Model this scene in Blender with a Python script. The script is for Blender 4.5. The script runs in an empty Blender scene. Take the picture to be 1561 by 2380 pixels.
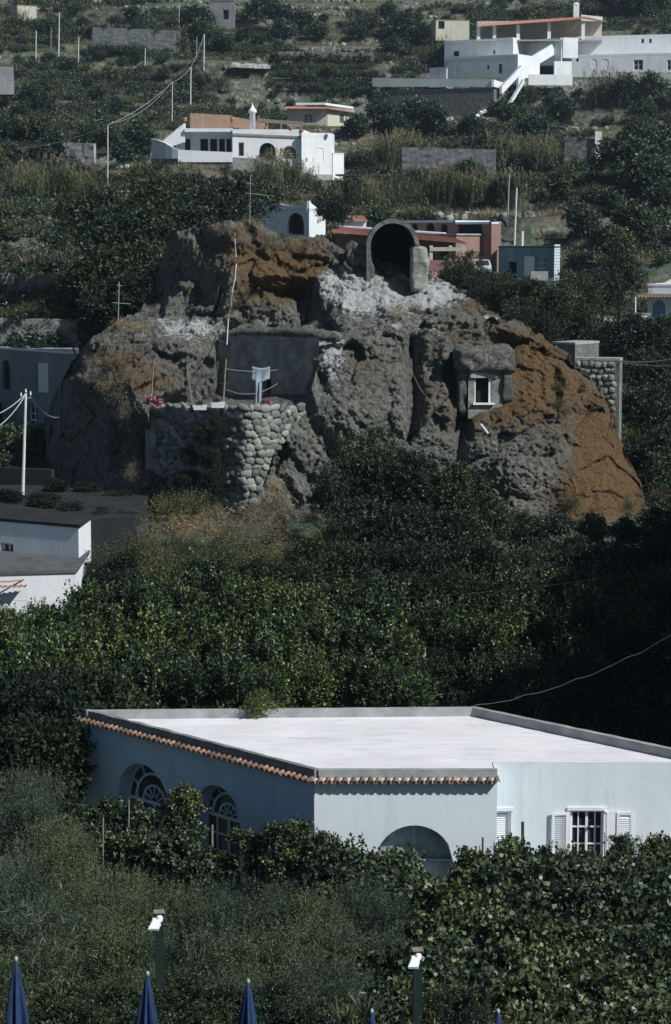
import bpy, math, random
import numpy as np
from math import radians, sin, cos, pi, atan, sqrt
from mathutils import Vector, noise, geometry

# ------------------------------------------------------------------ camera, sky, sun
SC = bpy.context.scene
COL = SC.collection
FPX, CX, CY, HOR, CAMZ = 5100.0, 780.5, 1190.0, 558.0, 20.0
TH = atan((CY - HOR) / FPX)
cd = bpy.data.cameras.new('camera'); cam = bpy.data.objects.new('camera', cd); COL.objects.link(cam)
cam.location = (0, 0, CAMZ); cam.rotation_euler = (pi / 2 - TH, 0, 0)
cd.sensor_fit = 'HORIZONTAL'; cd.sensor_width = 24; cd.lens = 24 * FPX / 1561.0
cd.clip_start = 0.5; cd.clip_end = 3000
SC.camera = cam
SUN = Vector((0.88, -0.60, 0.95)).normalized()
w = bpy.data.worlds.new('World'); SC.world = w; w.use_nodes = True
nt = w.node_tree; nt.nodes.clear()
sky = nt.nodes.new('ShaderNodeTexSky'); sky.sky_type = 'NISHITA'; sky.sun_disc = False
sky.sun_elevation = math.asin(SUN.z); sky.sun_rotation = math.atan2(SUN.x, SUN.y)
sky.air_density = 1.0; sky.dust_density = 0.6; sky.ozone_density = 2.6
bg = nt.nodes.new('ShaderNodeBackground'); bg.inputs[1].default_value = 0.05
wo = nt.nodes.new('ShaderNodeOutputWorld')
nt.links.new(sky.outputs[0], bg.inputs[0]); nt.links.new(bg.outputs[0], wo.inputs[0])
sd = bpy.data.lights.new('sun', 'SUN'); sd.energy = 4.7; sd.angle = radians(0.5); sd.color = (1.0, 0.99, 0.95)
so = bpy.data.objects.new('sun', sd); COL.objects.link(so); so.rotation_euler = SUN.to_track_quat('Z', 'Y').to_euler()
SC.view_settings.view_transform = 'Standard'; SC.view_settings.look = 'None'
SC.view_settings.exposure = 0.12; SC.view_settings.gamma = 1.0; SC.view_settings.use_curve_mapping = False

# ------------------------------------------------------------------ surveying helpers
# a sight line from the viewpoint through the photo, taken to a known distance, gives a real position
def P(px, py, Y):
    xc = (px - CX) / FPX; yc = (CY - py) / FPX
    dy = cos(TH) + yc * sin(TH); dz = -sin(TH) + yc * cos(TH)
    s = Y / dy
    return (xc * s, Y, CAMZ + dz * s)
def X(px, py, Y): return P(px, py, Y)[0]
def Z(py, Y): return P(0, py, Y)[2]

def vnoise(x, y, seed=0):
    x = np.asarray(x, float); y = np.asarray(y, float)
    xi = np.floor(x).astype(int); yi = np.floor(y).astype(int); xf = x - xi; yf = y - yi
    def h(a, b):
        n = (a * 374761393 + b * 668265263 + seed * 982451653) & 0x7fffffff
        n = ((n ^ (n >> 13)) * 1274126177) & 0x7fffffff
        return ((n ^ (n >> 16)) & 0xffff) / 65535.0
    u = xf * xf * (3 - 2 * xf); v = yf * yf * (3 - 2 * yf)
    return (h(xi, yi) * (1 - u) + h(xi + 1, yi) * u) * (1 - v) + (h(xi, yi + 1) * (1 - u) + h(xi + 1, yi + 1) * u) * v
def fbm(x, y, seed=0, oc=4):
    r = 0; a = 0.5
    for o in range(oc):
        r = r + a * vnoise(np.asarray(x) * 2 ** o, np.asarray(y) * 2 ** o, seed + o); a *= 0.5
    return r

# height table: distance, height at left edge / middle / right edge of the view
TAB = [(-20, 14, 14, 14), (0, 12, 12, 12), (30, 7.4, 7.4, 7.2), (45, 3.4, 3.2, 3.2), (57, 1.4, 1.3, 1.3), (72, 1.1, 1.1, 1.0),
       (85, 2.2, 2.0, 1.6), (100, 4.2, 3.8, 3.4), (112, 5.6, 5.8, 5.6), (125, 5.9, 8, 7.0), (150, 6.4, 12, 9), (160, 9.3, 13.5, 10.2),
       (170, 12.3, 14.7, 11.5), (185, 16.5, 16.0, 13.0), (200, 20, 16.6, 15.5), (220, 22.6, 19.0, 19.0), (250, 26, 23.6, 23.5),
       (300, 32, 28.2, 30), (350, 39.5, 36.8, 37), (400, 48.5, 41.0, 41.3), (416, 51.6, 42.2, 47), (424, 53.6, 51, 50), (434, 56, 52.3, 51.8), (460, 62, 61, 60), (520, 77, 77, 77), (600, 100, 100, 100), (760, 150, 150, 150)]
TA = np.array(TAB, float)
PADS = []
def pad(x0, x1, y0, y1, z, s=5.0): PADS.append((x0, x1, y0, y1, z, s))
def ground(x, y):
    x = np.asarray(x, float); y = np.asarray(y, float)
    u = np.clip(x / np.maximum(y, 25.0) / 0.153, -1, 1)
    zl = np.interp(y, TA[:, 0], TA[:, 1]); zc = np.interp(y, TA[:, 0], TA[:, 2]); zr = np.interp(y, TA[:, 0], TA[:, 3])
    z = np.where(u < 0, zc + (zl - zc) * (-u), zc + (zr - zc) * u)
    far = np.clip((y - 158) / 20, 0, 1)
    z = z + (fbm(x / 22, y / 22, 3) - 0.47) * (0.8 + 3.2 * far)
    hs = 2.3
    q = z / hs + 0.5 * fbm(x / 60, y / 60, 9, 2)
    fq = q - np.floor(q)
    t = np.floor(q) + 0.10 * fq + 0.90 * np.clip((fq - 0.87) / 0.13, 0, 1)
    zt = (t - 0.5 * fbm(x / 60, y / 60, 9, 2)) * hs
    z = z * (1 - far) + zt * far
    for (x0, x1, y0, y1, pz, s) in PADS:
        d = np.maximum(np.maximum(x0 - x, x - x1), np.maximum(y0 - y, y - y1))
        k = np.clip(1 - d / s, 0, 1); k = k * k * (3 - 2 * k)
        z = z * (1 - k) + pz * k
    return z
def gz(x, y): return float(ground(x, y))
def hit(px, py, y0=150.0, y1=700.0):
    Y = np.arange(y0, y1, 0.5)
    a = P(px, py, 1.0); sx = a[0]; sz = a[2] - CAMZ
    g = ground(sx * Y, Y); r = CAMZ + sz * Y
    idx = np.nonzero(r <= g)[0]
    k = idx[0] if len(idx) else len(Y) - 1
    return (sx * Y[k], float(Y[k]), float(g[k]))

# ------------------------------------------------------------------ materials
MATS = {}
def nodes_mat(name):
    m = bpy.data.materials.new(name); m.use_nodes = True
    n = m.node_tree; n.nodes.clear()
    o = n.nodes.new('ShaderNodeOutputMaterial'); b = n.nodes.new('ShaderNodeBsdfPrincipled')
    n.links.new(b.outputs[0], o.inputs[0])
    MATS[name] = m
    return m, n, b, o
def tex(n, kind, scale, coord='Object', detail=5, rough=0.6, stretch=None):
    tc = n.nodes.new('ShaderNodeTexCoord'); t = n.nodes.new(kind); t.inputs['Scale'].default_value = scale
    if kind == 'ShaderNodeTexNoise': t.inputs['Detail'].default_value = detail; t.inputs['Roughness'].default_value = rough
    src = tc.outputs[coord]
    if stretch:
        mp = n.nodes.new('ShaderNodeMapping'); mp.inputs['Scale'].default_value = stretch
        n.links.new(src, mp.inputs[0]); src = mp.outputs[0]
    n.links.new(src, t.inputs['Vector'])
    return t
def ramp(n, fac, stops):
    r = n.nodes.new('ShaderNodeValToRGB'); n.links.new(fac, r.inputs[0])
    e = r.color_ramp.elements
    while len(e) < len(stops): e.new(0.5)
    for i, (p, c) in enumerate(stops):
        e[i].position = p; e[i].color = (*c, 1) if len(c) == 3 else c
    return r
def mixc(n, fac, a, b, mode='MIX'):
    m = n.nodes.new('ShaderNodeMix'); m.data_type = 'RGBA'; m.blend_type = mode
    for s, v in ((m.inputs[0], fac), (m.inputs[6], a), (m.inputs[7], b)):
        if hasattr(v, 'is_linked') or isinstance(v, bpy.types.NodeSocket): n.links.new(v, s)
        elif isinstance(v, (int, float)): s.default_value = v
        else: s.default_value = (*v, 1)
    return m.outputs[2]
def math_(n, op, a, b=None, c=None):
    m = n.nodes.new('ShaderNodeMath'); m.operation = op
    for i, v in enumerate((a, b, c)):
        if v is None: continue
        if isinstance(v, bpy.types.NodeSocket): n.links.new(v, m.inputs[i])
        else: m.inputs[i].default_value = v
    return m.outputs[0]
def bump(n, b, h, strength, dist):
    bn = n.nodes.new('ShaderNodeBump'); bn.inputs['Strength'].default_value = strength; bn.inputs['Distance'].default_value = dist
    n.links.new(h, bn.inputs['Height']); n.links.new(bn.outputs[0], b.inputs['Normal'])
def surf(name, c1, c2, scale=1.0, rough=0.85, bs=25.0, bd=0.01, stain=None, stscale=(1, 1, .15), stamt=0.5, spec=0.3, coord='Object', vary=False):
    m, n, b, o = nodes_mat(name)
    t = tex(n, 'ShaderNodeTexNoise', scale, coord, 7, 0.65)
    c = ramp(n, t.outputs[0], [(0.33, c1), (0.67, c2)]).outputs[0]
    if stain:
        s = tex(n, 'ShaderNodeTexNoise', 1.3, coord, 8, 0.7, stscale)
        f = ramp(n, s.outputs[0], [(0.5, (0, 0, 0)), (0.72, (stamt,) * 3)]).outputs[0]
        c = mixc(n, f, c, stain)
    if vary:
        oi = n.nodes.new('ShaderNodeObjectInfo'); c = mixc(n, 1.0, c, ramp(n, oi.outputs['Random'], [(0, (.5, .52, .52)), (.5, (.95, .95, .92)), (1, (1.5, 1.45, 1.35))]).outputs[0], 'MULTIPLY')
    n.links.new(c, b.inputs['Base Color'])
    b.inputs['Roughness'].default_value = rough; b.inputs['Specular IOR Level'].default_value = spec
    g = tex(n, 'ShaderNodeTexNoise', bs, coord, 6, 0.7)
    bump(n, b, g.outputs[0], 0.7, bd)
    return m
def marks(m, stretch, lo, hi, col, amt):
    n = m.node_tree; b = [q for q in n.nodes if q.type == 'BSDF_PRINCIPLED'][0]; src = b.inputs['Base Color'].links[0].from_socket
    t = tex(n, 'ShaderNodeTexNoise', 1.0, 'Object', 6, .6, stretch); f = ramp(n, t.outputs[0], [(lo, (0, 0, 0)), (hi, (amt,) * 3)]).outputs[0]
    n.links.new(mixc(n, f, src, col), b.inputs['Base Color'])
def leafmat(name, c1, c2, c3=None, p3=0.1, rough=0.42, trans=0.25, spec=0.5):
    m, n, b, o = nodes_mat(name)
    g = n.nodes.new('ShaderNodeNewGeometry'); oi = n.nodes.new('ShaderNodeObjectInfo')
    pw = math_(n, 'POWER', g.outputs['Random Per Island'], 1.9)
    c = mixc(n, pw, c1, c2)
    if c3:
        k = ramp(n, g.outputs['Random Per Island'], [(1 - p3 - .01, (0, 0, 0)), (1 - p3, (1, 1, 1))]).outputs[0]
        c = mixc(n, k, c, c3)
    t = tex(n, 'ShaderNodeTexNoise', 1.1, 'Object', 3, 0.6)
    f = ramp(n, t.outputs[0], [(0.32, (0.5, 0.52, 0.55)), (0.68, (1.5, 1.42, 1.2))]).outputs[0]
    c = mixc(n, 1.0, c, f, 'MULTIPLY')
    rr = ramp(n, oi.outputs['Random'], [(0.0, (0.58, 0.68, 0.74)), (0.5, (1, 1, 1)), (1.0, (1.45, 1.30, 0.92))]).outputs[0]
    c = mixc(n, 1.0, c, rr, 'MULTIPLY')
    n.links.new(c, b.inputs['Base Color']); b.inputs['Roughness'].default_value = rough
    b.inputs['Specular IOR Level'].default_value = spec
    tr = n.nodes.new('ShaderNodeBsdfTranslucent'); n.links.new(c, tr.inputs[0])
    mx = n.nodes.new('ShaderNodeMixShader'); mx.inputs[0].default_value = trans
    n.links.new(b.outputs[0], mx.inputs[1]); n.links.new(tr.outputs[0], mx.inputs[2]); n.links.new(mx.outputs[0], o.inputs[0])
    return m
def glass(name, c=(0.015, 0.02, 0.025), r=0.12):
    m, n, b, o = nodes_mat(name)
    t = tex(n, 'ShaderNodeTexNoise', 1.5)
    n.links.new(ramp(n, t.outputs[0], [(0.35, c), (0.7, tuple(v * 2.6 for v in c))]).outputs[0], b.inputs['Base Color'])
    b.inputs['Roughness'].default_value = r
    return m

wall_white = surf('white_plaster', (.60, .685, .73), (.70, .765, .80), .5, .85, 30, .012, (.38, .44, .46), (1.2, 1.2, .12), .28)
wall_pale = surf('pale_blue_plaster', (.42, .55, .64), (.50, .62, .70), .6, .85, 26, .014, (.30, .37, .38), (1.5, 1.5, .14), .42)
far_white = surf('white_limewash', (.62, .66, .70), (.74, .77, .79), .25, .9, 8, .02, (.40, .42, .42), (.6, .6, .12), .35)
far_grey = surf('grey_render', (.17, .19, .21), (.27, .285, .30), .4, .9, 8, .03, (.12, .13, .13), (1, 1, .2), .6)
roof_white = surf('white_roof_coating', (.64, .63, .65), (.77, .76, .78), .55, .7, 14, .01, (.34, .39, .43), (.35, 2.2, 1), .5)
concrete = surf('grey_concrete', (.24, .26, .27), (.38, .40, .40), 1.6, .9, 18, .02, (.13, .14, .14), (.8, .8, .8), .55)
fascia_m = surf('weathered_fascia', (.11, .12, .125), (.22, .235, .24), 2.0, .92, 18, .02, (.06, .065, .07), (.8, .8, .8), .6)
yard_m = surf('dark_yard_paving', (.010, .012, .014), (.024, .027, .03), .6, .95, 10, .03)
concrete_dark = surf('dark_weathered_concrete', (.055, .065, .07), (.12, .13, .135), .9, .95, 12, .02, (.04, .04, .045), (.7, .7, .7), .5)
facade_cement = surf('old_cement_render', (.13, .14, .14), (.34, .34, .32), 1.6, .92, 7, .09, (.07, .075, .075), (.7, .7, .3), .6)
marks(roof_white, (.55, 5.5, 1), .64, .70, (.30, .34, .37), .7); marks(roof_white, (.25, .9, 1), .60, .75, (.50, .46, .42), .45)
marks(wall_white, (7, 7, .35), .58, .75, (.36, .42, .42), .35); marks(wall_pale, (6, 6, .4), .58, .75, (.22, .30, .33), .4)
terracotta = surf('terracotta', (.15, .095, .075), (.34, .215, .16), 9, .85, 40, .004, (.22, .15, .12), (3, 3, 3), .6, vary=True)
terracotta_far = surf('terracotta_far', (.27, .12, .09), (.42, .21, .15), 2.2, .9, 20, .01)
pink = surf('pink_render', (.20, .125, .115), (.28, .175, .155), .6, .9, 10, .02, (.22, .12, .10), (1, 1, .2), .4)
tanwall = surf('tan_render', (.29, .19, .13), (.38, .26, .18), .8, .9, 8, .02)
wall_dim = surf('grey_terrace_masonry', (.075, .085, .09), (.15, .16, .165), .8, .95, 3, .1, (.04, .045, .045), (1, 1, .6), .6)
cream = surf('cream_render', (.44, .42, .36), (.54, .51, .44), .6, .9, 10, .02, (.3, .28, .24), (1, 1, .2), .4)
shed_blue = surf('blue_green_boards', (.15, .25, .29), (.22, .33, .36), .9, .85, 14, .01, (.07, .11, .13), (1, 1, .2), .5)
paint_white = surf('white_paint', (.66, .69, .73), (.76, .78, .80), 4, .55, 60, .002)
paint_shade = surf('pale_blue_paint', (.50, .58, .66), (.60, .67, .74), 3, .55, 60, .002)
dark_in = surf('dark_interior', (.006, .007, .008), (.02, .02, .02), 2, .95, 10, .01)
glassm = glass('window_glass')
glassc = glass('curtained_glass', (.19, .23, .235), .35)
stone = surf('dry_stone', (.12, .135, .13), (.27, .29, .27), 2.2, .95, 12, .03, (.10, .10, .10), (2, 2, 2), .6, vary=True)
stone_far = surf('terrace_stone', (.09, .10, .10), (.21, .21, .20), 1.1, .95, 3, .15, (.06, .065, .065), (1, 1, 1.6), .7)
stone_light = surf('pale_stone', (.24, .25, .25), (.44, .44, .43), 1.5, .95, 5, .08, (.2, .2, .2), (1, 1, 1), .6)
wood = surf('weathered_wood', (.16, .13, .10), (.30, .26, .21), 6, .9, 40, .004)
wood_dark = surf('dark_stake_wood', (.035, .032, .03), (.08, .07, .06), 6, .9, 40, .004)
pale_pole = surf('pale_pole', (.50, .53, .55), (.62, .64, .64), 2, .8, 30, .003)
green_metal = surf('green_metal', (.008, .020, .018), (.014, .032, .028), 2, .45, 60, .001, spec=.5)
blue_cloth = surf('blue_canvas', (.009, .024, .072), (.018, .042, .12), 3, .75, 90, .002)
cloth_white = surf('white_cloth', (.22, .28, .34), (.32, .38, .44), 5, .9, 40, .01)
bark = surf('bark', (.06, .05, .04), (.13, .11, .09), 5, .95, 12, .03)
cable_m = surf('grey_cable', (.26, .30, .30), (.36, .40, .40), 3, .7, 30, .001)
red_soil = surf('red_curtain', (.25, .09, .06), (.34, .13, .09), 3, .9, 20, .01)
metal_m = surf('aluminium', (.24, .27, .29), (.34, .37, .39), 5, .4, 50, .001, spec=.6)
pink_flower = surf('pink_petals', (.55, .16, .28), (.75, .30, .42), 5, .7, 30, .001)
pale_blue_door = surf('blue_door', (.10, .20, .32), (.16, .27, .38), 3, .7, 30, .002)
car_paint = surf('silver_car_paint', (.42, .46, .50), (.50, .54, .58), 2, .25, 60, .0003, spec=.6)
rubber = surf('rubber', (.012, .012, .012), (.02, .02, .02), 8, .9, 40, .001)

L_olive = leafmat('olive_leaves', (.032, .056, .042), (.125, .168, .130), None, rough=.6, trans=.12, spec=.25)
L_vine = leafmat('vine_leaves', (.018, .038, .022), (.125, .165, .095), (.18, .17, .07), .03, rough=.42, trans=.14, spec=.4)
L_citrus = leafmat('citrus_leaves', (.016, .038, .026), (.125, .190, .070), (.22, .25, .08), .08, rough=.45, trans=.12, spec=.4)
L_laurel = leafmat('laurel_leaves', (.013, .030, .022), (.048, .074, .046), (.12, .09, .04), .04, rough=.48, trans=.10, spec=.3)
L_hill = leafmat('hill_leaves', (.022, .046, .032), (.080, .122, .070), (.17, .14, .09), .08, rough=.55, trans=.2)
L_hilld = leafmat('dark_hill_leaves', (.016, .038, .026), (.052, .088, .050), None, rough=.5, trans=.15)
L_reed = leafmat('reed_leaves', (.075, .105, .068), (.17, .205, .12), (.30, .25, .16), .12, rough=.6, trans=.25)
L_dry = leafmat('dry_stalks', (.14, .118, .088), (.33, .285, .215), (.48, .45, .38), .1, rough=.9, trans=.15)
L_plume = leafmat('reed_plumes', (.20, .17, .13), (.34, .29, .22), None, rough=.9, trans=.2)
L_shade = leafmat('shade_dark_leaves', (.008, .018, .013), (.028, .044, .028), None, rough=.55, trans=.05, spec=.2)  # near-black leaf colour carries the deep shade of the gaps
L_agave = leafmat('agave_leaves', (.06, .085, .05), (.12, .15, .08), None, rough=.5, trans=.1)
L_brush = leafmat('brush_leaves', (.045, .062, .035), (.11, .12, .06), (.14, .12, .07), .12, rough=.6, trans=.2)

# ground material: dry soil, grass tints, dry stone on the steep terrace risers
m, n, b, o = nodes_mat('hill_ground')
g = n.nodes.new('ShaderNodeNewGeometry'); sx = n.nodes.new('ShaderNodeSeparateXYZ'); n.links.new(g.outputs['Normal'], sx.inputs[0])
t1 = tex(n, 'ShaderNodeTexNoise', .09, 'Object', 8, .65); t2 = tex(n, 'ShaderNodeTexNoise', 1.4, 'Object', 6, .7)
soil = ramp(n, t2.outputs[0], [(.3, (.035, .034, .027)), (.5, (.078, .069, .052)), (.7, (.16, .14, .105))]).outputs[0]
grs = ramp(n, t2.outputs[0], [(.3, (.022, .038, .022)), (.7, (.072, .102, .05))]).outputs[0]
c = mixc(n, ramp(n, t1.outputs[0], [(.38, (0, 0, 0)), (.50, (1, 1, 1))]).outputs[0], soil, grs)
vor = tex(n, 'ShaderNodeTexVoronoi', 1.6, 'Object')
st = ramp(n, vor.outputs[0], [(.0, (.27, .27, .25)), (.5, (.16, .16, .15)), (.75, (.04, .04, .04))]).outputs[0]
sl = ramp(n, sx.outputs[2], [(.55, (1, 1, 1)), (.85, (0, 0, 0))]).outputs[0]
c = mixc(n, sl, c, st); n.links.new(c, b.inputs['Base Color']); b.inputs['Roughness'].default_value = .95
bump(n, b, t2.outputs[0], .8, .3)
ground_m = m

# rock material: tuff with lichen; the lichen and the bare chalky zones, plus a painted sunlit flare, are vertex masks broken up by noise
m, n, b, o = nodes_mat('tuff_rock')
at = n.nodes.new('ShaderNodeAttribute'); at.attribute_name = 'mask'; sp = n.nodes.new('ShaderNodeSeparateColor'); n.links.new(at.outputs[0], sp.inputs[0])
na = tex(n, 'ShaderNodeTexNoise', .55, 'Object', 9, .72); nb = tex(n, 'ShaderNodeTexNoise', 3.2, 'Object', 8, .75); nc = tex(n, 'ShaderNodeTexNoise', 9, 'Object', 5, .8)
gr_ = math_(n, 'ADD', math_(n, 'MULTIPLY', nb.outputs[0], .62), math_(n, 'MULTIPLY', nc.outputs[0], .38))
nd = tex(n, 'ShaderNodeTexNoise', 22, 'Object', 3, .8)
gr_ = math_(n, 'ADD', gr_, math_(n, 'MULTIPLY', math_(n, 'SUBTRACT', nd.outputs[0], .5), .35))
base = ramp(n, gr_, [(.36, (.030, .031, .029)), (.46, (.088, .090, .083)), (.54, (.215, .215, .198)), (.63, (.47, .475, .455))]).outputs[0]
grn = ramp(n, nb.outputs[0], [(.3, (.036, .044, .040)), (.7, (.20, .225, .205))]).outputs[0]
base = mixc(n, ramp(n, na.outputs[0], [(.42, (0, 0, 0)), (.6, (.6, .6, .6))]).outputs[0], base, grn)
org = ramp(n, nc.outputs[0], [(.3, (.048, .034, .017)), (.5, (.135, .080, .032)), (.72, (.26, .165, .075))]).outputs[0]
fac = math_(n, 'ADD', math_(n, 'MULTIPLY', sp.outputs[0], 1.0), math_(n, 'MULTIPLY', math_(n, 'SUBTRACT', nb.outputs[0], .5), 2.6))
fac = math_(n, 'ADD', fac, math_(n, 'MULTIPLY', math_(n, 'SUBTRACT', na.outputs[0], .5), 1.4))
fac = math_(n, 'ADD', fac, math_(n, 'MULTIPLY', math_(n, 'SUBTRACT', gr_, .5), 3.2))
fo = ramp(n, fac, [(.34, (0, 0, 0)), (.78, (.95, .95, .95))]).outputs[0]
c = mixc(n, fo, base, org)
pale = ramp(n, nb.outputs[0], [(.3, (.26, .275, .28)), (.7, (.60, .61, .62))]).outputs[0]
fac2 = math_(n, 'ADD', sp.outputs[1], math_(n, 'MULTIPLY', math_(n, 'SUBTRACT', nb.outputs[0], .5), 2.2))
fp = ramp(n, fac2, [(.42, (0, 0, 0)), (.72, (1, 1, 1))]).outputs[0]
c = mixc(n, fp, c, pale)
spk = ramp(n, nc.outputs[0], [(.66, (0, 0, 0)), (.74, (.6, .6, .6))]).outputs[0]
c = mixc(n, spk, c, (.42, .42, .40))
n.links.new(c, b.inputs['Base Color']); b.inputs['Roughness'].default_value = .95; b.inputs['Specular IOR Level'].default_value = .2
hh = math_(n, 'ADD', nb.outputs[0], math_(n, 'MULTIPLY', nc.outputs[0], .4))
bump(n, b, hh, 1.0, .28)
rock_m = m

# ------------------------------------------------------------------ mesh helpers
class MB:
    def __init__(s): s.v = []; s.f = []
    def add(s, vs, fs):
        k = len(s.v); s.v += [tuple(q) for q in vs]; s.f += [tuple(i + k for i in q) for q in fs]; return s
    def box(s, c, d, rz=0.0):
        x, y, z = [q / 2 for q in d]; cr, sr = cos(rz), sin(rz); vs = []
        for a, b_, e in ((-x, -y, -z), (x, -y, -z), (x, y, -z), (-x, y, -z), (-x, -y, z), (x, -y, z), (x, y, z), (-x, y, z)):
            vs.append((c[0] + a * cr - b_ * sr, c[1] + a * sr + b_ * cr, c[2] + e))
        return s.add(vs, [(0, 3, 2, 1), (4, 5, 6, 7), (0, 1, 5, 4), (1, 2, 6, 5), (2, 3, 7, 6), (3, 0, 4, 7)])
    def bar(s, A, B, z0, z1, t, inset=0.0, z0b=None, z1b=None):
        A = Vector(A[:2]); B = Vector(B[:2]); d = (B - A).normalized(); n_ = Vector((-d.y, d.x))   # inward
        a0 = A + n_ * inset; b0 = B + n_ * inset; a1 = a0 + n_ * t; b1 = b0 + n_ * t
        zb0 = z0 if z0b is None else z0b; zb1 = z1 if z1b is None else z1b
        vs = [(*a0, z0), (*b0, zb0), (*b1, zb0), (*a1, z0), (*a0, z1), (*b0, zb1), (*b1, zb1), (*a1, z1)]
        return s.add(vs, [(0, 3, 2, 1), (4, 5, 6, 7), (0, 1, 5, 4), (1, 2, 6, 5), (2, 3, 7, 6), (3, 0, 4, 7)])
    def tube(s, pts, rad, nseg=6, cap=True):
        pts = [Vector(p) for p in pts]
        if not isinstance(rad, (list, tuple)): rad = [rad] * len(pts)
        k = len(s.v); up = Vector((0, 0, 1))
        for i, p in enumerate(pts):
            d = (pts[min(i + 1, len(pts) - 1)] - pts[max(i - 1, 0)]).normalized()
            ref = Vector((1, 0, 0)) if abs(d.z) > .8 else up
            a = d.cross(ref).normalized(); b_ = d.cross(a).normalized()
            for j in range(nseg):
                t = 2 * pi * j / nseg; s.v.append(tuple(p + (a * cos(t) + b_ * sin(t)) * rad[i]))
        for i in range(len(pts) - 1):
            for j in range(nseg):
                j2 = (j + 1) % nseg; s.f.append((k + i * nseg + j, k + i * nseg + j2, k + (i + 1) * nseg + j2, k + (i + 1) * nseg + j))
        if cap:
            s.f.append(tuple(k + j for j in range(nseg))[::-1]); e = k + (len(pts) - 1) * nseg; s.f.append(tuple(e + j for j in range(nseg)))
        return s
    def lathe(s, c, prof, nseg=16, fold=None):
        k = len(s.v)
        for (r, z) in prof:
            for j in range(nseg):
                t = 2 * pi * j / nseg; rr = r * (1 + (fold(t, z) if fold else 0)); s.v.append((c[0] + rr * cos(t), c[1] + rr * sin(t), c[2] + z))
        for i in range(len(prof) - 1):
            for j in range(nseg):
                j2 = (j + 1) % nseg; s.f.append((k + i * nseg + j, k + i * nseg + j2, k + (i + 1) * nseg + j2, k + (i + 1) * nseg + j))
        s.f.append(tuple(k + j for j in range(nseg))[::-1]); e = k + (len(prof) - 1) * nseg; s.f.append(tuple(e + j for j in range(nseg)))
        return s
    def poly(s, pts): return s.add(pts, [tuple(range(len(pts)))])
    def prism(s, pts2, z0, z1):
        n_ = len(pts2); vs = [(p[0], p[1], z0) for p in pts2] + [(p[0], p[1], z1) for p in pts2]
        return s.add(vs, [tuple(range(n_))[::-1], tuple(range(n_, 2 * n_))] + [(i, (i + 1) % n_, n_ + (i + 1) % n_, n_ + i) for i in range(n_)])

ORG = {}
def worg(o): return ORG.get(o.name, Vector((0, 0, 0)))
def tag(o, label=None, cat=None, group=None, kind=None):
    if label: o['label'] = label
    if cat: o['category'] = cat
    if group: o['group'] = group
    if kind: o['kind'] = kind
    return o
def empty(name, loc, label, cat, group=None):
    o = bpy.data.objects.new(name, None); COL.objects.link(o); o.location = loc; o.empty_display_size = .3
    ORG[o.name] = Vector(loc); return tag(o, label, cat, group)
def obj(name, mb, mat, parent=None, smooth=False, label=None, origin=None):
    """mesh given in world coordinates; kept relative to the thing it belongs to"""
    org = worg(parent) if parent else Vector(origin or (0, 0, 0))
    me = bpy.data.meshes.new(name)
    me.from_pydata([(a - org.x, b_ - org.y, c_ - org.z) for a, b_, c_ in mb.v], [], mb.f); me.update()
    if smooth: me.polygons.foreach_set('use_smooth', [True] * len(me.polygons))
    me.materials.append(mat)
    o = bpy.data.objects.new(name, me); COL.objects.link(o)
    if parent: o.parent = parent
    else: o.location = org
    ORG[o.name] = org
    if label: o['label'] = label
    return o
def inst(name, me, parent=None, loc=(0, 0, 0), rot=(0, 0, 0), scl=(1, 1, 1)):
    """another object on shared mesh data; loc in world coordinates"""
    o = bpy.data.objects.new(name, me); COL.objects.link(o)
    if parent: o.parent = parent; loc = Vector(loc) - worg(parent)
    o.location = loc; o.rotation_euler = rot; o.scale = scl
    return o
def fastmesh(name, V, F, mat):
    V = np.asarray(V, np.float32); F = np.asarray(F, np.int32); k = F.shape[1]
    me = bpy.data.meshes.new(name); me.vertices.add(len(V)); me.vertices.foreach_set('co', V.ravel())
    me.loops.add(F.size); me.loops.foreach_set('vertex_index', F.ravel())
    me.polygons.add(len(F)); me.polygons.foreach_set('loop_start', np.arange(0, F.size, k, dtype=np.int32))
    me.update(calc_edges=True); me.validate()
    if mat: me.materials.append(mat)
    return me

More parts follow.
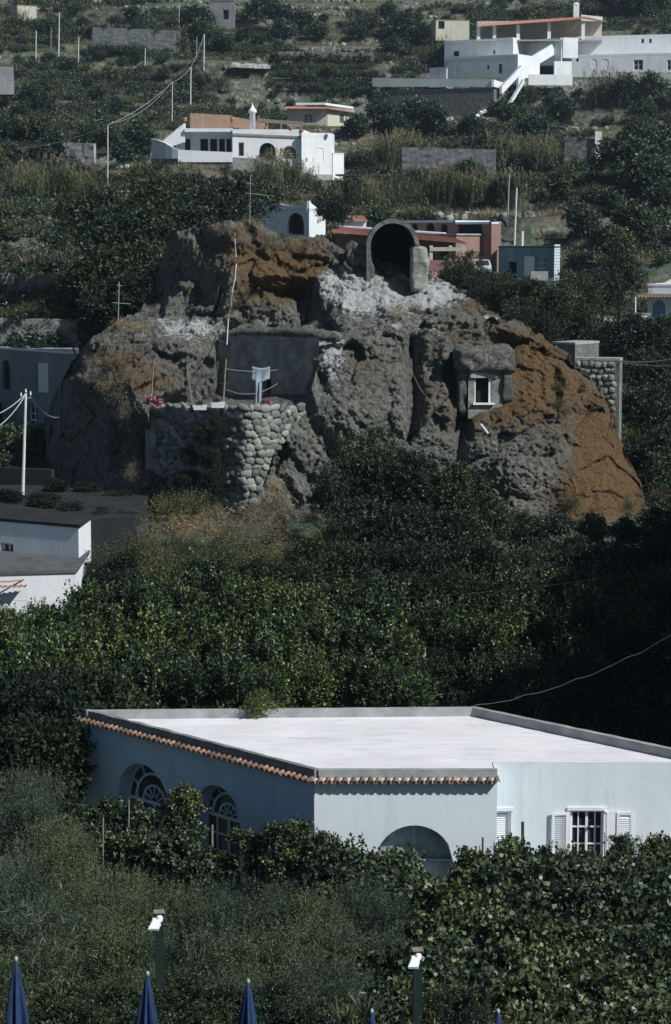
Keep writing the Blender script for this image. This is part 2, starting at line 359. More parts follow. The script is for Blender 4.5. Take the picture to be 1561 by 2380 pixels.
# walls with openings ------------------------------------------------------------
def wall_uz(A, B, px, py):
    """position along wall A-B and height of the sight line through (px,py)"""
    a = P(px, py, 1.0); sx_ = a[0]; sz = a[2] - CAMZ
    dx, dy = B[0] - A[0], B[1] - A[1]
    u = (A[1] * sx_ - A[0]) / (dx - dy * sx_)
    Y = A[1] + u * dy
    return u * math.hypot(dx, dy), CAMZ + sz * Y
def arch_top(u, u0, u1, zt, kind):
    if not kind: return zt
    r = (u1 - u0) / 2; rise = min(r, kind) if kind > 1e-6 else 0
    x = (u - (u0 + u1) / 2) / r; return zt - rise + rise * sqrt(max(0, 1 - x * x))
def wall(name, parent, A, B, z0, z1, ops, mat, depth=.25):
    """ops: (u0,u1,zbottom,ztop,archrise) sorted along the wall"""
    A = Vector(A[:2]); B = Vector(B[:2]); L = (B - A).length; d = (B - A) / L; inn = Vector((-d.y, d.x))
    mb = MB()
    def pt(u, z, e=0.0):
        q = A + d * u + inn * e; return (q.x, q.y, z)
    def quad(u0, u1, za0, za1, zb0, zb1):
        mb.add([pt(u0, za0), pt(u1, za1), pt(u1, zb1), pt(u0, zb0)], [(0, 1, 2, 3)])
    cur = 0.0
    for (u0, u1, zb, zt, ar) in sorted(ops):
        u0 = max(u0, cur + .001); u1 = min(u1, L - .001)
        if u1 <= u0: continue
        quad(cur, u0, z0, z0, z1, z1)
        ns = 14 if ar else 1
        for i in range(ns):
            ua = u0 + (u1 - u0) * i / ns; ub = u0 + (u1 - u0) * (i + 1) / ns
            ta, tb = arch_top(ua, u0, u1, zt, ar), arch_top(ub, u0, u1, zt, ar)
            quad(ua, ub, ta, tb, z1, z1)
            mb.add([pt(ua, ta), pt(ub, tb), pt(ub, tb, depth), pt(ua, ta, depth)], [(3, 2, 1, 0)])
            if zb > z0: quad(ua, ub, z0, z0, zb, zb)
        mb.add([pt(u0, zb), pt(u1, zb), pt(u1, zb, depth), pt(u0, zb, depth)], [(0, 1, 2, 3)])
        ja, jb = arch_top(u0, u0, u1, zt, ar), arch_top(u1, u0, u1, zt, ar)
        mb.add([pt(u0, zb), pt(u0, ja), pt(u0, ja, depth), pt(u0, zb, depth)], [(0, 3, 2, 1)])
        mb.add([pt(u1, zb), pt(u1, jb), pt(u1, jb, depth), pt(u1, zb, depth)], [(0, 1, 2, 3)])
        cur = u1
    quad(cur, L, z0, z0, z1, z1)
    return obj(name, mb, mat, parent)
def infill(parent, A, B, op, depth, kind, fm=None, gm=None, cols=2, rows=3, fw=.07, name='window', label=None, fan=False):
    """frame and pane set back in an opening"""
    A = Vector(A[:2]); B = Vector(B[:2]); L = (B - A).length; d = (B - A) / L; inn = Vector((-d.y, d.x))
    u0, u1, zb, zt, ar = op; fm = fm or paint_white; gm = gm or glassm
    def pt(u, z, e): q = A + d * u + inn * e; return (q.x, q.y, z)
    ns = 14 if ar else 1; us = [u0 + (u1 - u0) * i / ns for i in range(ns + 1)]
    pane = MB(); top = [pt(u, arch_top(u, u0, u1, zt, ar), depth) for u in us]
    pane.poly([pt(u0, zb, depth), pt(u1, zb, depth)] + top[::-1])
    if kind == 'dark': return obj('opening', pane, dark_in, parent, label=label)
    if kind == 'slab':
        pane = MB(); e0 = depth * .25
        f_ = [pt(u0, zb, e0), pt(u1, zb, e0)] + [pt(u, arch_top(u, u0, u1, zt, ar), e0) for u in us][::-1]
        pane.poly(f_); return obj(name, pane, fm, parent, label=label)
    fr = MB(); e0, e1 = depth - .07, depth - .004
    def stick(ua, za, ub, zb_, wd, ee=0.0):
        v = Vector((ub - ua, zb_ - za)); l = v.length
        if l < 1e-4: return
        v /= l; n_ = Vector((-v.y, v.x)) * wd / 2
        q = [(ua - n_.x, za - n_.y), (ub - n_.x, zb_ - n_.y), (ub + n_.x, zb_ + n_.y), (ua + n_.x, za + n_.y)]
        fr.add([pt(a_, c_, e0 + ee) for a_, c_ in q] + [pt(a_, c_, e1) for a_, c_ in q], [(0, 1, 2, 3), (4, 7, 6, 5), (0, 4, 5, 1), (1, 5, 6, 2), (2, 6, 7, 3), (3, 7, 4, 0)])
    h = fw / 2
    ja = arch_top(u0, u0, u1, zt, ar)
    stick(u0 + h, zb, u0 + h, ja, fw); stick(u1 - h, zb, u1 - h, ja, fw); stick(u0 + fw, zb + h, u1 - fw, zb + h, fw, .002)
    for i in range(ns):
        stick(us[i], arch_top(us[i], u0, u1, zt, ar) - h, us[i + 1], arch_top(us[i + 1], u0, u1, zt, ar) - h, fw, .004)
    cu = (u0 + u1) / 2
    if fan:
        r = (u1 - u0) / 2
        for rr, wd in ((.70, .07), (.42, .06)):
            for i in range(12):
                a0, a1 = pi * i / 12, pi * (i + 1) / 12
                stick(cu + r * rr * cos(a0), ja + r * rr * sin(a0), cu + r * rr * cos(a1), ja + r * rr * sin(a1), wd, .006)
        for k in range(1, 6):
            a = pi * k / 6; stick(cu + r * .70 * cos(a), ja + r * .70 * sin(a), cu + r * cos(a), ja + r * sin(a), .04, .008)
            stick(cu + r * .42 * cos(a), ja + r * .42 * sin(a), cu + r * .14 * cos(a), ja + r * .14 * sin(a), .03, .008)
    for k in range(1, cols):
        u = u0 + (u1 - u0) * k / cols; wd = fw * (1.0 if k * 2 == cols else .5)
        stick(u, zb, u, (ja if fan else arch_top(u, u0, u1, zt, ar)), wd, .010)
    for k in range(1, rows + (1 if ar and not fan else 0)):
        zz = zb + (ja - zb) * k / rows; stick(u0, zz, u1, zz, fw * .5, .012)
    if fan: stick(u0, ja, u1, ja, fw, .005)
    fo_ = obj(name, fr, fm, parent, label=label)
    obj('pane', pane, gm, fo_)
    return fo_
def building(name, label, cat, pts, z0, z1, mat, ops=None, roof=None, parapet=None, group=None, depth=.25, skip=(), root=None):
    """pts run left to right along the front, then round the back. ops: {edge: [(px0,px1,pytop,pybottom,archrise,kind,cols,rows)]}"""
    cx_ = sum(p[0] for p in pts) / len(pts); cy_ = sum(p[1] for p in pts) / len(pts)
    ops = ops or {}
    if root is None: root = empty(name, (cx_, cy_, z0), label, cat, group)
    k = len(pts)
    for i in range(k):
        if i in skip: continue
        A, B = pts[i], pts[(i + 1) % k]; lst = []; L = math.hypot(B[0] - A[0], B[1] - A[1])
        for q in ops.get(i, []):
            pm = (q[2] + q[3]) / 2
            u0, _ = wall_uz(A, B, q[0], pm); u1, _ = wall_uz(A, B, q[1], pm); um = (q[0] + q[1]) / 2
            zt = wall_uz(A, B, um, q[2])[1]; zb = wall_uz(A, B, um, q[3])[1]
            lst.append(((max(u0, .02), min(u1, L - .02), max(zb, z0), min(zt, z1 - .05), q[4] * min(L, (u1 - u0) / 2)), q))
        wall('wall', root, A, B, z0, z1, [l[0] for l in lst], mat, depth)
        for op, q in lst:
            kd = q[5]; cols = q[6] if len(q) > 6 else 2; rows = q[7] if len(q) > 7 else 2
            if kd == 'glass': infill(root, A, B, op, depth, kd, cols=cols, rows=rows, fw=.09)
            elif kd == 'dark': infill(root, A, B, op, depth, kd)
            elif kd == 'shutter': infill(root, A, B, op, depth, 'slab', paint_white, name='shutter')
            elif kd == 'bluedoor': infill(root, A, B, op, depth, 'slab', pale_blue_door, name='door')
            elif kd == 'greydoor': infill(root, A, B, op, depth, 'slab', concrete_dark, name='door')
    rt = MB()
    if parapet:
        h, t, pm = parapet
        zr = z1 - h; rt.poly([(p[0], p[1], zr) for p in pts]); obj('roof', rt, roof or concrete, root)
        pb = MB()
        for i in range(k):
            A, B = Vector(pts[i]), Vector(pts[(i + 1) % k]); d = (B - A).normalized()
            pb.bar(A + d * .002 * i, B - d * (t + .003), z1 + .002 * (i % 2) - h * .999, z1 + .03 + .003 * i, t, -.015)
        obj('parapet', pb, pm, root)
    else:
        cxm, cym = cx_, cy_
        q = [(cxm + (p[0] - cxm) * 1.02, cym + (p[1] - cym) * 1.02) for p in pts]
        rt.prism(q, z1 + .002, z1 + .14); obj('roof', rt, roof or concrete, root)
    return root
def bp(px0, px1, py, Y0, Y1, dep=6.0, skew=0.0):
    a = (X(px0, py, Y0), Y0); b_ = (X(px1, py, Y1), Y1)
    d = Vector((b_[0] - a[0], b_[1] - a[1])).normalized(); n_ = Vector((-d.y + skew, d.x)).normalized() * dep
    return [a, b_, (b_[0] + n_.x, b_[1] + n_.y), (a[0] + n_.x, a[1] + n_.y)]
def tiled(mb, p00, p10, p11, p01, pitch=.22, r=.05, rows=6):
    """corrugated tile sheet: p00-p10 lower edge, p01-p11 upper edge"""
    p00, p10, p11, p01 = map(Vector, (p00, p10, p11, p01)); L = (p10 - p00).length; nc_ = max(2, int(L / pitch)) * 4
    nrm = (p10 - p00).cross(p01 - p00).normalized()
    if nrm.z < 0: nrm = -nrm
    k = len(mb.v)
    for j in range(rows + 1):
        for st_ in (0, 1):
            if j == rows and st_: continue
            t = j / rows
            for i in range(nc_ + 1):
                u = i / nc_; q = p00.lerp(p10, u).lerp(p01.lerp(p11, u), min(1, t)) + nrm * (r * (1 + cos(2 * pi * i / 4)) + (0.025 if st_ else 0))
                mb.v.append(tuple(q))
    nr = 2 * rows + 1
    for j in range(nr - 1):
        for i in range(nc_):
            a = k + j * (nc_ + 1) + i; mb.f.append((a, a + 1, a + nc_ + 2, a + nc_ + 1))
    return mb

# foliage ---------------------------------------------------------------------
def unit(v): return v / np.maximum(np.linalg.norm(v, axis=1, keepdims=True), 1e-6)
def leaves(p, d, ll, lw, rg, up=0.3):
    """p base points, d directions -> kite-shaped leaves"""
    k = len(p); side = unit(np.cross(d, rg.normal(size=(k, 3)) + np.array([0, 0, up]))); nr = unit(np.cross(side, d))
    l = (ll * rg.uniform(.65, 1.25, (k, 1))); wv = (lw * rg.uniform(.7, 1.2, (k, 1)))
    a = p; t = p + d * l - nr * l * .12; m1 = p + d * l * .42 + side * wv + nr * wv * .35; m2 = p + d * l * .42 - side * wv + nr * wv * .35
    V = np.stack([a, m1, t, m2], 1).reshape(-1, 3); F = np.arange(4 * k).reshape(-1, 4)
    return V, F
def crown(seed, R, nblob, ntwig, tl, lpt, ll, lw, up=.4, low=-.35, br=(.3, .5), spread=1.0, droop=0.0):
    rg = np.random.default_rng(seed); R = np.array(R)
    c = unit(rg.normal(size=(nblob, 3))) * rg.uniform(.15, .72, (nblob, 1)); c[:, 2] = np.maximum(c[:, 2], -.5)
    rb = rg.uniform(*br, nblob); pb = rb ** 2 / np.sum(rb ** 2)
    k = rg.choice(nblob, ntwig, p=pb); dr = unit(rg.normal(size=(ntwig, 3)) + np.array([0, 0, .35])); dr[:, 2] = np.maximum(dr[:, 2], low * 1.5); dr = unit(dr)
    base = (c[k] + dr * (rb[k] * rg.uniform(.55, 1.0, ntwig) ** .6)[:, None]) * R
    td = unit(dr + np.array([0, 0, up]) + .35 * rg.normal(size=(ntwig, 3)))
    T = np.repeat(np.arange(ntwig), lpt); f = rg.uniform(0, 1, len(T))[:, None]; tlen = (tl * rg.uniform(.5, 1.5, ntwig))[T][:, None]
    p = base[T] + td[T] * f * tlen + rg.normal(size=(len(T), 3)) * ll * .35 + np.array([0, 0, -droop]) * f * f * tlen
    d = unit(td[T] * .55 + spread * rg.normal(size=(len(T), 3)) * .6 + np.array([0, 0, -droop * .5]))
    return leaves(p, d, ll, lw, rg)
def shoots(seed, R, n_, ln, lpt, ll, lw, top=.55):
    """upright leading shoots standing out of a crown"""
    rg = np.random.default_rng(seed); R = np.array(R); a = rg.uniform(0, 2 * pi, n_); r = np.sqrt(rg.uniform(0, 1, n_)) * .85
    base = np.stack([r * np.cos(a), r * np.sin(a), np.sqrt(1 - r * r) * top], 1) * R; d = unit(np.array([0, 0, 1.0]) + rg.normal(size=(n_, 3)) * .12)
    T = np.repeat(np.arange(n_), lpt); f = rg.uniform(0, 1, len(T))[:, None]; L_ = (ln * rg.uniform(.4, 1.3, n_))[T][:, None]
    p = base[T] + d[T] * f * L_ + rg.normal(size=(len(T), 3)) * .03 * (1.3 - f); q = unit(d[T] * .8 + rg.normal(size=(len(T), 3)) * .6)
    return leaves(p, q, ll, lw, rg)
def join(A_, B_): return np.concatenate([A_[0], B_[0]]), np.concatenate([A_[1], B_[1] + len(A_[0])])
def reedclump(seed, n_, h, spread, wd=.035):
    rg = np.random.default_rng(seed); V = []; F = []; 
    for i in range(n_):
        b_ = np.array([rg.normal() * spread, rg.normal() * spread, 0]); lean = rg.normal(size=2) * .14; hh = h * rg.uniform(.65, 1.1)
        nl = 9
        for j in range(nl):
            t = (j + .5) / nl; p0 = b_ + np.array([lean[0] * t * hh, lean[1] * t * hh, t * hh]); a = rg.uniform(0, 2 * pi); ln = h * .2 * rg.uniform(.7, 1.2)
            d = np.array([cos(a) * .65, sin(a) * .65, .75]); s = np.array([-sin(a), cos(a), 0]) * wd
            p1 = p0 + d * ln * .6; p2 = p0 + np.array([d[0], d[1], .35]) * ln * 1.15
            k = len(V); V += [p0 - s * .5, p0 + s * .5, p1 + s, p1 - s, p2, p2]; F += [(k, k + 1, k + 2, k + 3), (k + 3, k + 2, k + 4, k + 5)]
        k = len(V); q = b_ + np.array([lean[0] * hh, lean[1] * hh, hh]); s = np.array([.012, 0, 0]); V += [b_ - s, b_ + s, q + s, q - s]; F += [(k, k + 1, k + 2, k + 3)]
    return np.array(V), np.array(F)
def plumes(seed, n_, h, spread):
    rg = np.random.default_rng(seed); p = []; d = []
    for i in range(n_):
        b_ = np.array([rg.normal() * spread, rg.normal() * spread, h * rg.uniform(.85, 1.15)])
        for j in range(26):
            t = rg.uniform(0, 1); p.append(b_ + np.array([rg.normal() * .05 * (1 - t), rg.normal() * .05 * (1 - t), t * .5])); d.append([rg.normal() * .3, rg.normal() * .3, 1])
    return leaves(np.array(p), unit(np.array(d, float)), .16, .022, rg)
def tuft(seed, n_, h, spread, wd=.012):
    rg = np.random.default_rng(seed); a = rg.uniform(0, 2 * pi, n_); r = np.sqrt(rg.uniform(0, 1, n_)) * spread
    p = np.stack([r * np.cos(a), r * np.sin(a), np.zeros(n_)], 1); d = unit(np.stack([np.cos(a) * .5, np.sin(a) * .5, np.full(n_, 1.0)], 1) + rg.normal(size=(n_, 3)) * .32)
    d[:, 2] = np.abs(d[:, 2])
    return leaves(p, d, h, wd, rg)

def fm(name, VF, mat): return fastmesh(name, VF[0], VF[1], mat)
OLIVE = [fm('olive_crown', join(crown(10 + i, (1.9, 1.9, 1.5), 18, 1500, .42, 13, .08, .011, .7, br=(.14, .33), spread=.45), shoots(310 + i, (1.8, 1.8, 1.5), 60, .7, 34, .08, .011, .5)), L_olive) for i in range(3)]
SHADE_LEAF = [fm('shade_dark_foliage', crown(44 + i, (2.0, 2.0, 1.5), 14, 700, .4, 13, .16, .05, .3, br=(.2, .4)), L_shade) for i in range(2)]
VINE = [fm('vine_foliage', join(crown(20 + i, (1.15, .85, .85), 11, 250, .5, 10, .15, .075, .25, br=(.18, .42), droop=.45), shoots(320 + i, (1.0, .8, .8), 7, .55, 14, .12, .06, .6)), L_vine) for i in range(4)]
CITRUS = [fm('citrus_crown', join(crown(30 + i, (1.45, 1.45, 1.4), 13, 560, .42, 15, .14, .036, .9, br=(.16, .40), spread=.8), shoots(300 + i, (1.3, 1.3, 1.3), 34, 1.05, 30, .13, .034)), L_citrus) for i in range(5)]
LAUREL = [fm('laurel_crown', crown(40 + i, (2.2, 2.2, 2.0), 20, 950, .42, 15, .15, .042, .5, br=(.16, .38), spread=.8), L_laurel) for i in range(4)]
HTREE = [fm('hill_crown', crown(50 + i, (1.6, 1.6, 1.25), 13, 380, .5, 9, .24, .075, .5, br=(.2, .42)), L_hilld if i % 2 else L_hill) for i in range(4)]
BUSH = [fm('bush', crown(60 + i, (1.0, 1.0, .62), 7, 110, .34, 8, .17, .055, .5, low=0, br=(.3, .5)), (L_hill, L_brush, L_hilld)[i % 3]) for i in range(3)]
BRUSH = [fm('brush', crown(70 + i, (1.1, 1.0, .8), 8, 330, .55, 9, .10, .018, .6, br=(.3, .5), spread=.9), L_brush) for i in range(2)]
REED = [fm('reeds', reedclump(80 + i, 26, 3.0, .55), L_reed) for i in range(2)]
PLUME = [fm('plumes', plumes(84 + i, 9, 3.0, .6), L_plume) for i in range(2)]
TUFT = [fm('tuft', tuft(90 + i, 130, .55, .5), L_dry) for i in range(2)]
TWIGS = [fm('dry_twigs', crown(95 + i, (1.1, .9, .55), 6, 260, .6, 6, .20, .008, .4, br=(.3, .5)), L_dry) for i in range(2)]
AGAVE = [fm('spiky_leaves', tuft(99, 70, .75, .06, .02), L_agave), fm('palm_fronds', crown(98, (.9, .9, .5), 5, 160, .8, 14, .26, .012, .4, br=(.2, .3)), L_agave)]

tb = MB(); rnd = random.Random(5)
tb.tube([(0, 0, 0), (.05, .02, .35), (-.03, .03, .7), (0, 0, 1.0)], [.14, .11, .10, .07], 8)
for k in range(6):
    a = k * 1.05 + rnd.random(); tb.tube([(0, 0, .55 + .06 * k), (.3 * cos(a), .3 * sin(a), .8 + .05 * k), (.75 * cos(a), .75 * sin(a), 1.05 + .07 * k)], [.06, .045, .015], 5)
TRUNK = bpy.data.meshes.new('trunk'); TRUNK.from_pydata(tb.v, [], tb.f); TRUNK.materials.append(bark)

rs = random.Random(11)
def tree(name, protos, px, py, Y, s, label, group=None, cat='tree', zs=1.0, partname='crown', base=None):
    c_ = P(px, py, Y) if base is None else base
    g_ = gz(c_[0], c_[1]) - .1
    r = empty(name, (c_[0], c_[1], g_), label, cat, group)
    h = max(c_[2] - g_, .4)
    inst('trunk', TRUNK, r, (c_[0], c_[1], g_), (0, 0, rs.uniform(0, 6.28)), (s * .9, s * .9, h * .66))
    inst(partname, rs.choice(protos), r, c_, (rs.uniform(-.1, .1), rs.uniform(-.1, .1), rs.uniform(0, 6.28)), (s * rs.uniform(.92, 1.08), s * rs.uniform(.92, 1.08), s * zs * rs.uniform(.92, 1.08)))
    return r
def plant(name, protos, loc, s, label, group=None, cat='plant', zs=1.0, tilt=.08):
    o = inst(name, rs.choice(protos), None, loc, (rs.uniform(-tilt, tilt), rs.uniform(-tilt, tilt), rs.uniform(0, 6.28)), (s * rs.uniform(.9, 1.1), s * rs.uniform(.9, 1.1), s * zs))
    return tag(o, label, cat, group)

def scatter(name, pts, scl, idx, sources, label, cat):
    """what nobody could count: one object, copies by geometry nodes"""
    me = bpy.data.meshes.new(name); me.vertices.add(len(pts)); me.vertices.foreach_set('co', np.asarray(pts, np.float32).ravel())
    a = me.attributes.new('scl', 'FLOAT', 'POINT'); a.data.foreach_set('value', np.asarray(scl, np.float32))
    a = me.attributes.new('idx', 'INT', 'POINT'); a.data.foreach_set('value', np.asarray(idx, np.int32))
    o = bpy.data.objects.new(name, me); COL.objects.link(o); tag(o, label, cat, kind='stuff')
    ng = bpy.data.node_groups.new(name, 'GeometryNodeTree')
    ng.interface.new_socket('Geometry', in_out='INPUT', socket_type='NodeSocketGeometry'); ng.interface.new_socket('Geometry', in_out='OUTPUT', socket_type='NodeSocketGeometry')
    N = ng.nodes; gi = N.new('NodeGroupInput'); go = N.new('NodeGroupOutput'); mp = N.new('GeometryNodeMeshToPoints'); ng.links.new(gi.outputs[0], mp.inputs[0])
    js = N.new('GeometryNodeJoinGeometry')
    na_ = N.new('GeometryNodeInputNamedAttribute'); na_.data_type = 'FLOAT'; na_.inputs[0].default_value = 'scl'
    ni = N.new('GeometryNodeInputNamedAttribute'); ni.data_type = 'INT'; ni.inputs[0].default_value = 'idx'
    rv = N.new('FunctionNodeRandomValue'); rv.data_type = 'FLOAT_VECTOR'; rv.inputs[0].default_value = (-.12, -.12, 0); rv.inputs[1].default_value = (.12, .12, 6.28)
    for k, sm in enumerate(sources):
        so_ = bpy.data.objects.new(name + '_source', sm)
        oi = N.new('GeometryNodeObjectInfo'); oi.inputs['Object'].default_value = so_; oi.inputs['As Instance'].default_value = True
        cmp_ = N.new('FunctionNodeCompare'); cmp_.data_type = 'INT'; cmp_.operation = 'EQUAL'; cmp_.inputs[3].default_value = k
        ng.links.new(ni.outputs['Attribute'], cmp_.inputs[2])
        ip = N.new('GeometryNodeInstanceOnPoints'); ng.links.new(mp.outputs[0], ip.inputs['Points']); ng.links.new(cmp_.outputs[0], ip.inputs['Selection'])
        ng.links.new(oi.outputs['Geometry'], ip.inputs['Instance']); ng.links.new(rv.outputs[0], ip.inputs['Rotation']); ng.links.new(na_.outputs['Attribute'], ip.inputs['Scale'])
        ng.links.new(ip.outputs[0], js.inputs[0])
    ng.links.new(js.outputs[0], go.inputs[0])
    md = o.modifiers.new('scatter', 'NODES'); md.node_group = ng
    return o

def wire(name, a, b_, sag, r, label, cat='cable', m_=None, n_=14, group=None):
    a, b_ = Vector(a), Vector(b_); pts = []
    for i in range(n_ + 1):
        t = i / n_; q = a.lerp(b_, t); q.z -= sag * 4 * t * (1 - t); pts.append(q)
    mb = MB().tube(pts, r, 4); return tag(obj(name, mb, m_ or cable_m, origin=a), label, cat, group)

# ------------------------------------------------------------------ the lie of the land
def padp(px0, px1, py, Y0, Y1, s=5.0): pad(X(px0, py, Y0), X(px1, py, Y0), Y0, Y1, Z(py, Y0), s)
padp(-60, 190, 1010, 150, 160, 4)          # grey house on the left
padp(780, 1150, 652, 194, 206, 6)          # pink house
padp(1160, 1300, 652, 193, 200, 4)         # blue shed
padp(600, 760, 545, 217, 226, 5)           # white house behind the crag
padp(345, 800, 418, 303, 318, 6)           # villa
padp(660, 850, 292, 345, 355, 5)
padp(870, 1180, 280, 398, 414, 4)          # foot of retaining wall
padp(1000, 1300, 180, 422, 432, 4)
padp(1300, 1620, 178, 422, 440, 4)
padp(1490, 1640, 765, 178, 188, 5)
xs = np.concatenate([np.arange(-170, -60, 2.5), np.arange(-60, 60, 1.0), np.arange(60, 171, 2.5)]); ys = np.concatenate([np.arange(-20, 150, 1.6), np.arange(150, 560, .8), np.arange(560, 780, 5)])
GX, GY = np.meshgrid(xs, ys); GZ = ground(GX, GY)
rk = GZ.copy()
V = np.stack([GX.ravel(), GY.ravel(), GZ.ravel()], 1); nx, ny = len(xs), len(ys)
ii, jj = np.meshgrid(np.arange(nx - 1), np.arange(ny - 1)); a = (jj * nx + ii).ravel()
F = np.stack([a, a + 1, a + nx + 1, a + nx], 1)
gme = fastmesh('hillside', V, F, ground_m); go_ = bpy.data.objects.new('hillside', gme); COL.objects.link(go_)
tag(go_, 'terraced hillside of dry soil and stone risers', kind='structure')
big = MB().box((0, 400, -1.5), (2400, 2400, 1.0)); tag(obj('ground', big, ground_m), 'lower ground beyond the terraces', kind='structure')

hz = MB().box((0, 400, 77), (2500, 2500, 160)); hm = bpy.data.materials.new('haze'); hm.use_nodes = True; hn = hm.node_tree; hn.nodes.clear()
ho = hn.nodes.new('ShaderNodeOutputMaterial'); hv = hn.nodes.new('ShaderNodeVolumePrincipled'); hv.inputs['Color'].default_value = (.60, .80, 1, 1); hv.inputs['Density'].default_value = .00012; hv.inputs['Anisotropy'].default_value = .2
hn.links.new(hv.outputs[0], ho.inputs['Volume']); tag(obj('haze', hz, hm), 'thin blue air over the hillside', kind='stuff')
# ------------------------------------------------------------------ the rock
ANCH = [(20,1290,132),(60,1290,127),(150,1290,119.5),(340,1290,113.2),(450,1290,116.5),(540,1290,112.5),(620,1290,110.8),(800,1290,110.5),(1000,1290,110.5),(1200,1290,109.6),(1400,1290,110.2),(1520,1290,113.5),(1620,1290,124),
 (60,1100,130),(105,1100,125),(130,1110,121.5),(250,1100,116.6),(342,1100,113.6),(362,1060,117.2),(450,1100,117),(540,1100,115.4),(560,1180,111.2),(630,1100,111.3),(640,1030,111.7),(600,1160,110.9),(700,1080,111.8),
 (800,1050,112.2),(950,1050,112.7),(1060,1080,112.7),(1105,1100,111.2),(1200,1080,110.6),(1300,1090,111.4),(1325,1080,113.1),(1420,1100,113.4),(1490,1140,115.4),(1530,1150,121),(1620,1150,128),
 (70,980,131),(105,985,125.5),(150,960,121),(250,970,117.2),(342,960,114.2),(365,965,117.4),(450,960,117.2),(600,960,116.2),(640,985,113.2),(692,985,112.4),(740,960,112.5),(850,950,113),(930,960,113.6),(962,960,115.7),(992,960,114),(1050,980,113.6),
 (1075,1000,115.2),(1105,1010,112.9),(1200,1000,112.6),(1295,1000,112.9),(1325,1010,115.0),(1400,980,115.5),(1438,1000,117.8),(1470,1000,124),(1620,1000,132),
 (80,880,132),(125,880,126),(152,878,121),(200,880,118.3),(300,900,116),(345,925,115.5),(430,900,117),(500,900,118.7),(510,902,120.6),(620,902,118.4),(706,902,116.7),(722,900,114.2),(742,840,114.9),(850,880,114.4),(925,870,114.8),(942,870,115.2),
 (962,870,117.2),(985,870,116),(1030,880,115.3),(1058,880,117.4),(1090,880,116.4),(1200,880,116),(1262,880,115.9),(1288,880,118),(1320,880,116.2),(1395,905,117.8),(1430,890,124),
 (120,800,133),(180,810,125),(205,803,121.0),(260,790,119.3),(350,800,118),(440,800,118),(498,805,119.3),(512,790,121.6),(530,779,121.2),(620,776,119.4),(735,780,117.2),(752,778,117.4),(800,790,116),(870,790,116.3),(940,780,116.6),
 (960,790,118.2),(985,790,117.3),(1040,790,117),(1060,800,119.1),(1120,788,119.6),(1190,803,119.2),(1200,782,117.6),(1265,815,117.8),(1298,832,119),(1340,850,119),(1385,850,125),
 (530,768,123),(620,766,122.6),(740,768,120.0),(500,770,121.4),
 (240,750,126),(305,738,122.5),(380,745,122),(450,738,121.6),(515,742,122),(600,745,123.2),(700,748,122.8),(760,742,120.8),(800,730,118.9),(900,720,118.8),(1000,725,118.9),(1060,740,118.4),(1110,735,118.9),(1150,755,119.5),(1200,757,119.6),(1260,792,119.8),
 (330,700,130),(375,690,129),(395,680,127),(450,660,125),(535,640,122),(590,660,122.8),(605,690,124.6),(650,640,123),(700,690,124.9),(740,640,122.6),(800,660,121.2),(870,665,121.8),(1000,670,121.8),(1080,695,121.2),(1122,740,122),
 (360,600,132),(395,590,129),(412,555,128.5),(450,560,126.5),(540,555,123.6),(600,575,124),(640,590,123),(690,570,124.8),(790,595,123.8),(805,622,123.2),(860,612,125),(985,645,124.3),(1050,668,123.6),
 (300,480,133),(500,480,126.5),(700,510,127),(900,560,127),(1100,640,125.5),(1250,730,123.5),(1420,800,126),(1620,700,133),(20,600,134),(20,1000,134),(1620,460,133),(20,460,134)]
SIL = [(96,1292),(100,1210),(104,1000),(122,930),(150,878),(180,828),(210,800),(260,765),(305,741),(326,731),(342,705),(354,672),(368,618),(388,580),(412,549),(450,533),(520,523),(570,526),(620,540),(690,560),(740,566),(775,572),(800,588),(830,612),(860,607),(980,640),(1040,662),(1090,680),(1112,700),(1128,738),(1150,742),(1200,750),(1245,780),(1290,812),(1345,850),(1390,890),(1415,930),(1435,1000),(1462,1070),(1490,1140),(1512,1215),(1530,1292)]
dt = geometry.delaunay_2d_cdt([Vector((p[0], p[1])) for p in ANCH], [], [], 0, 1e-4)
tv = [(v.x, v.y) for v in dt[0]]; tri = dt[2]; tY = [ANCH[o_[0]][2] for o_ in dt[3]]
def yfield(PX, PY):
    R_ = np.full(PX.shape, np.nan)
    for (i, j, k) in tri:
        x0, y0 = tv[i]; x1, y1 = tv[j]; x2, y2 = tv[k]; D = (y1 - y2) * (x0 - x2) + (x2 - x1) * (y0 - y2)
        if abs(D) < 1e-6: continue
        l0 = ((y1 - y2) * (PX - x2) + (x2 - x1) * (PY - y2)) / D; l1 = ((y2 - y0) * (PX - x2) + (x0 - x2) * (PY - y2)) / D; l2 = 1 - l0 - l1
        mk = (l0 >= -1e-6) & (l1 >= -1e-6) & (l2 >= -1e-6)
        R_[mk] = (l0 * tY[i] + l1 * tY[j] + l2 * tY[k])[mk]
    return np.where(np.isnan(R_), 125.0, R_)
NC, NR, NB = 640, 320, 26
cpx = np.linspace(96, 1530, NC); sil = np.interp(cpx, [s_[0] for s_ in SIL], [s_[1] for s_ in SIL])
sil = sil + (fbm(cpx / 14, cpx * 0 + 3, 5) - .47) * 16
tt = np.linspace(0, 1, NR); PXg = np.tile(cpx, (NR, 1)); PYg = 1292 + (sil[None, :] - 1292) * tt[:, None]
Yg = yfield(PXg, PYg)
k_ = np.array([.25, .5, .25])
for _ in range(2):
    Yg[1:-1] = Yg[:-2] * .25 + Yg[1:-1] * .5 + Yg[2:] * .25; Yg[:, 1:-1] = Yg[:, :-2] * .25 + Yg[:, 1:-1] * .5 + Yg[:, 2:] * .25
xc = (PXg - CX) / FPX; yc = (CY - PYg) / FPX; dy_ = cos(TH) + yc * sin(TH); dz_ = -sin(TH) + yc * cos(TH)
XF = xc * Yg / dy_; ZF = CAMZ + dz_ * Yg / dy_
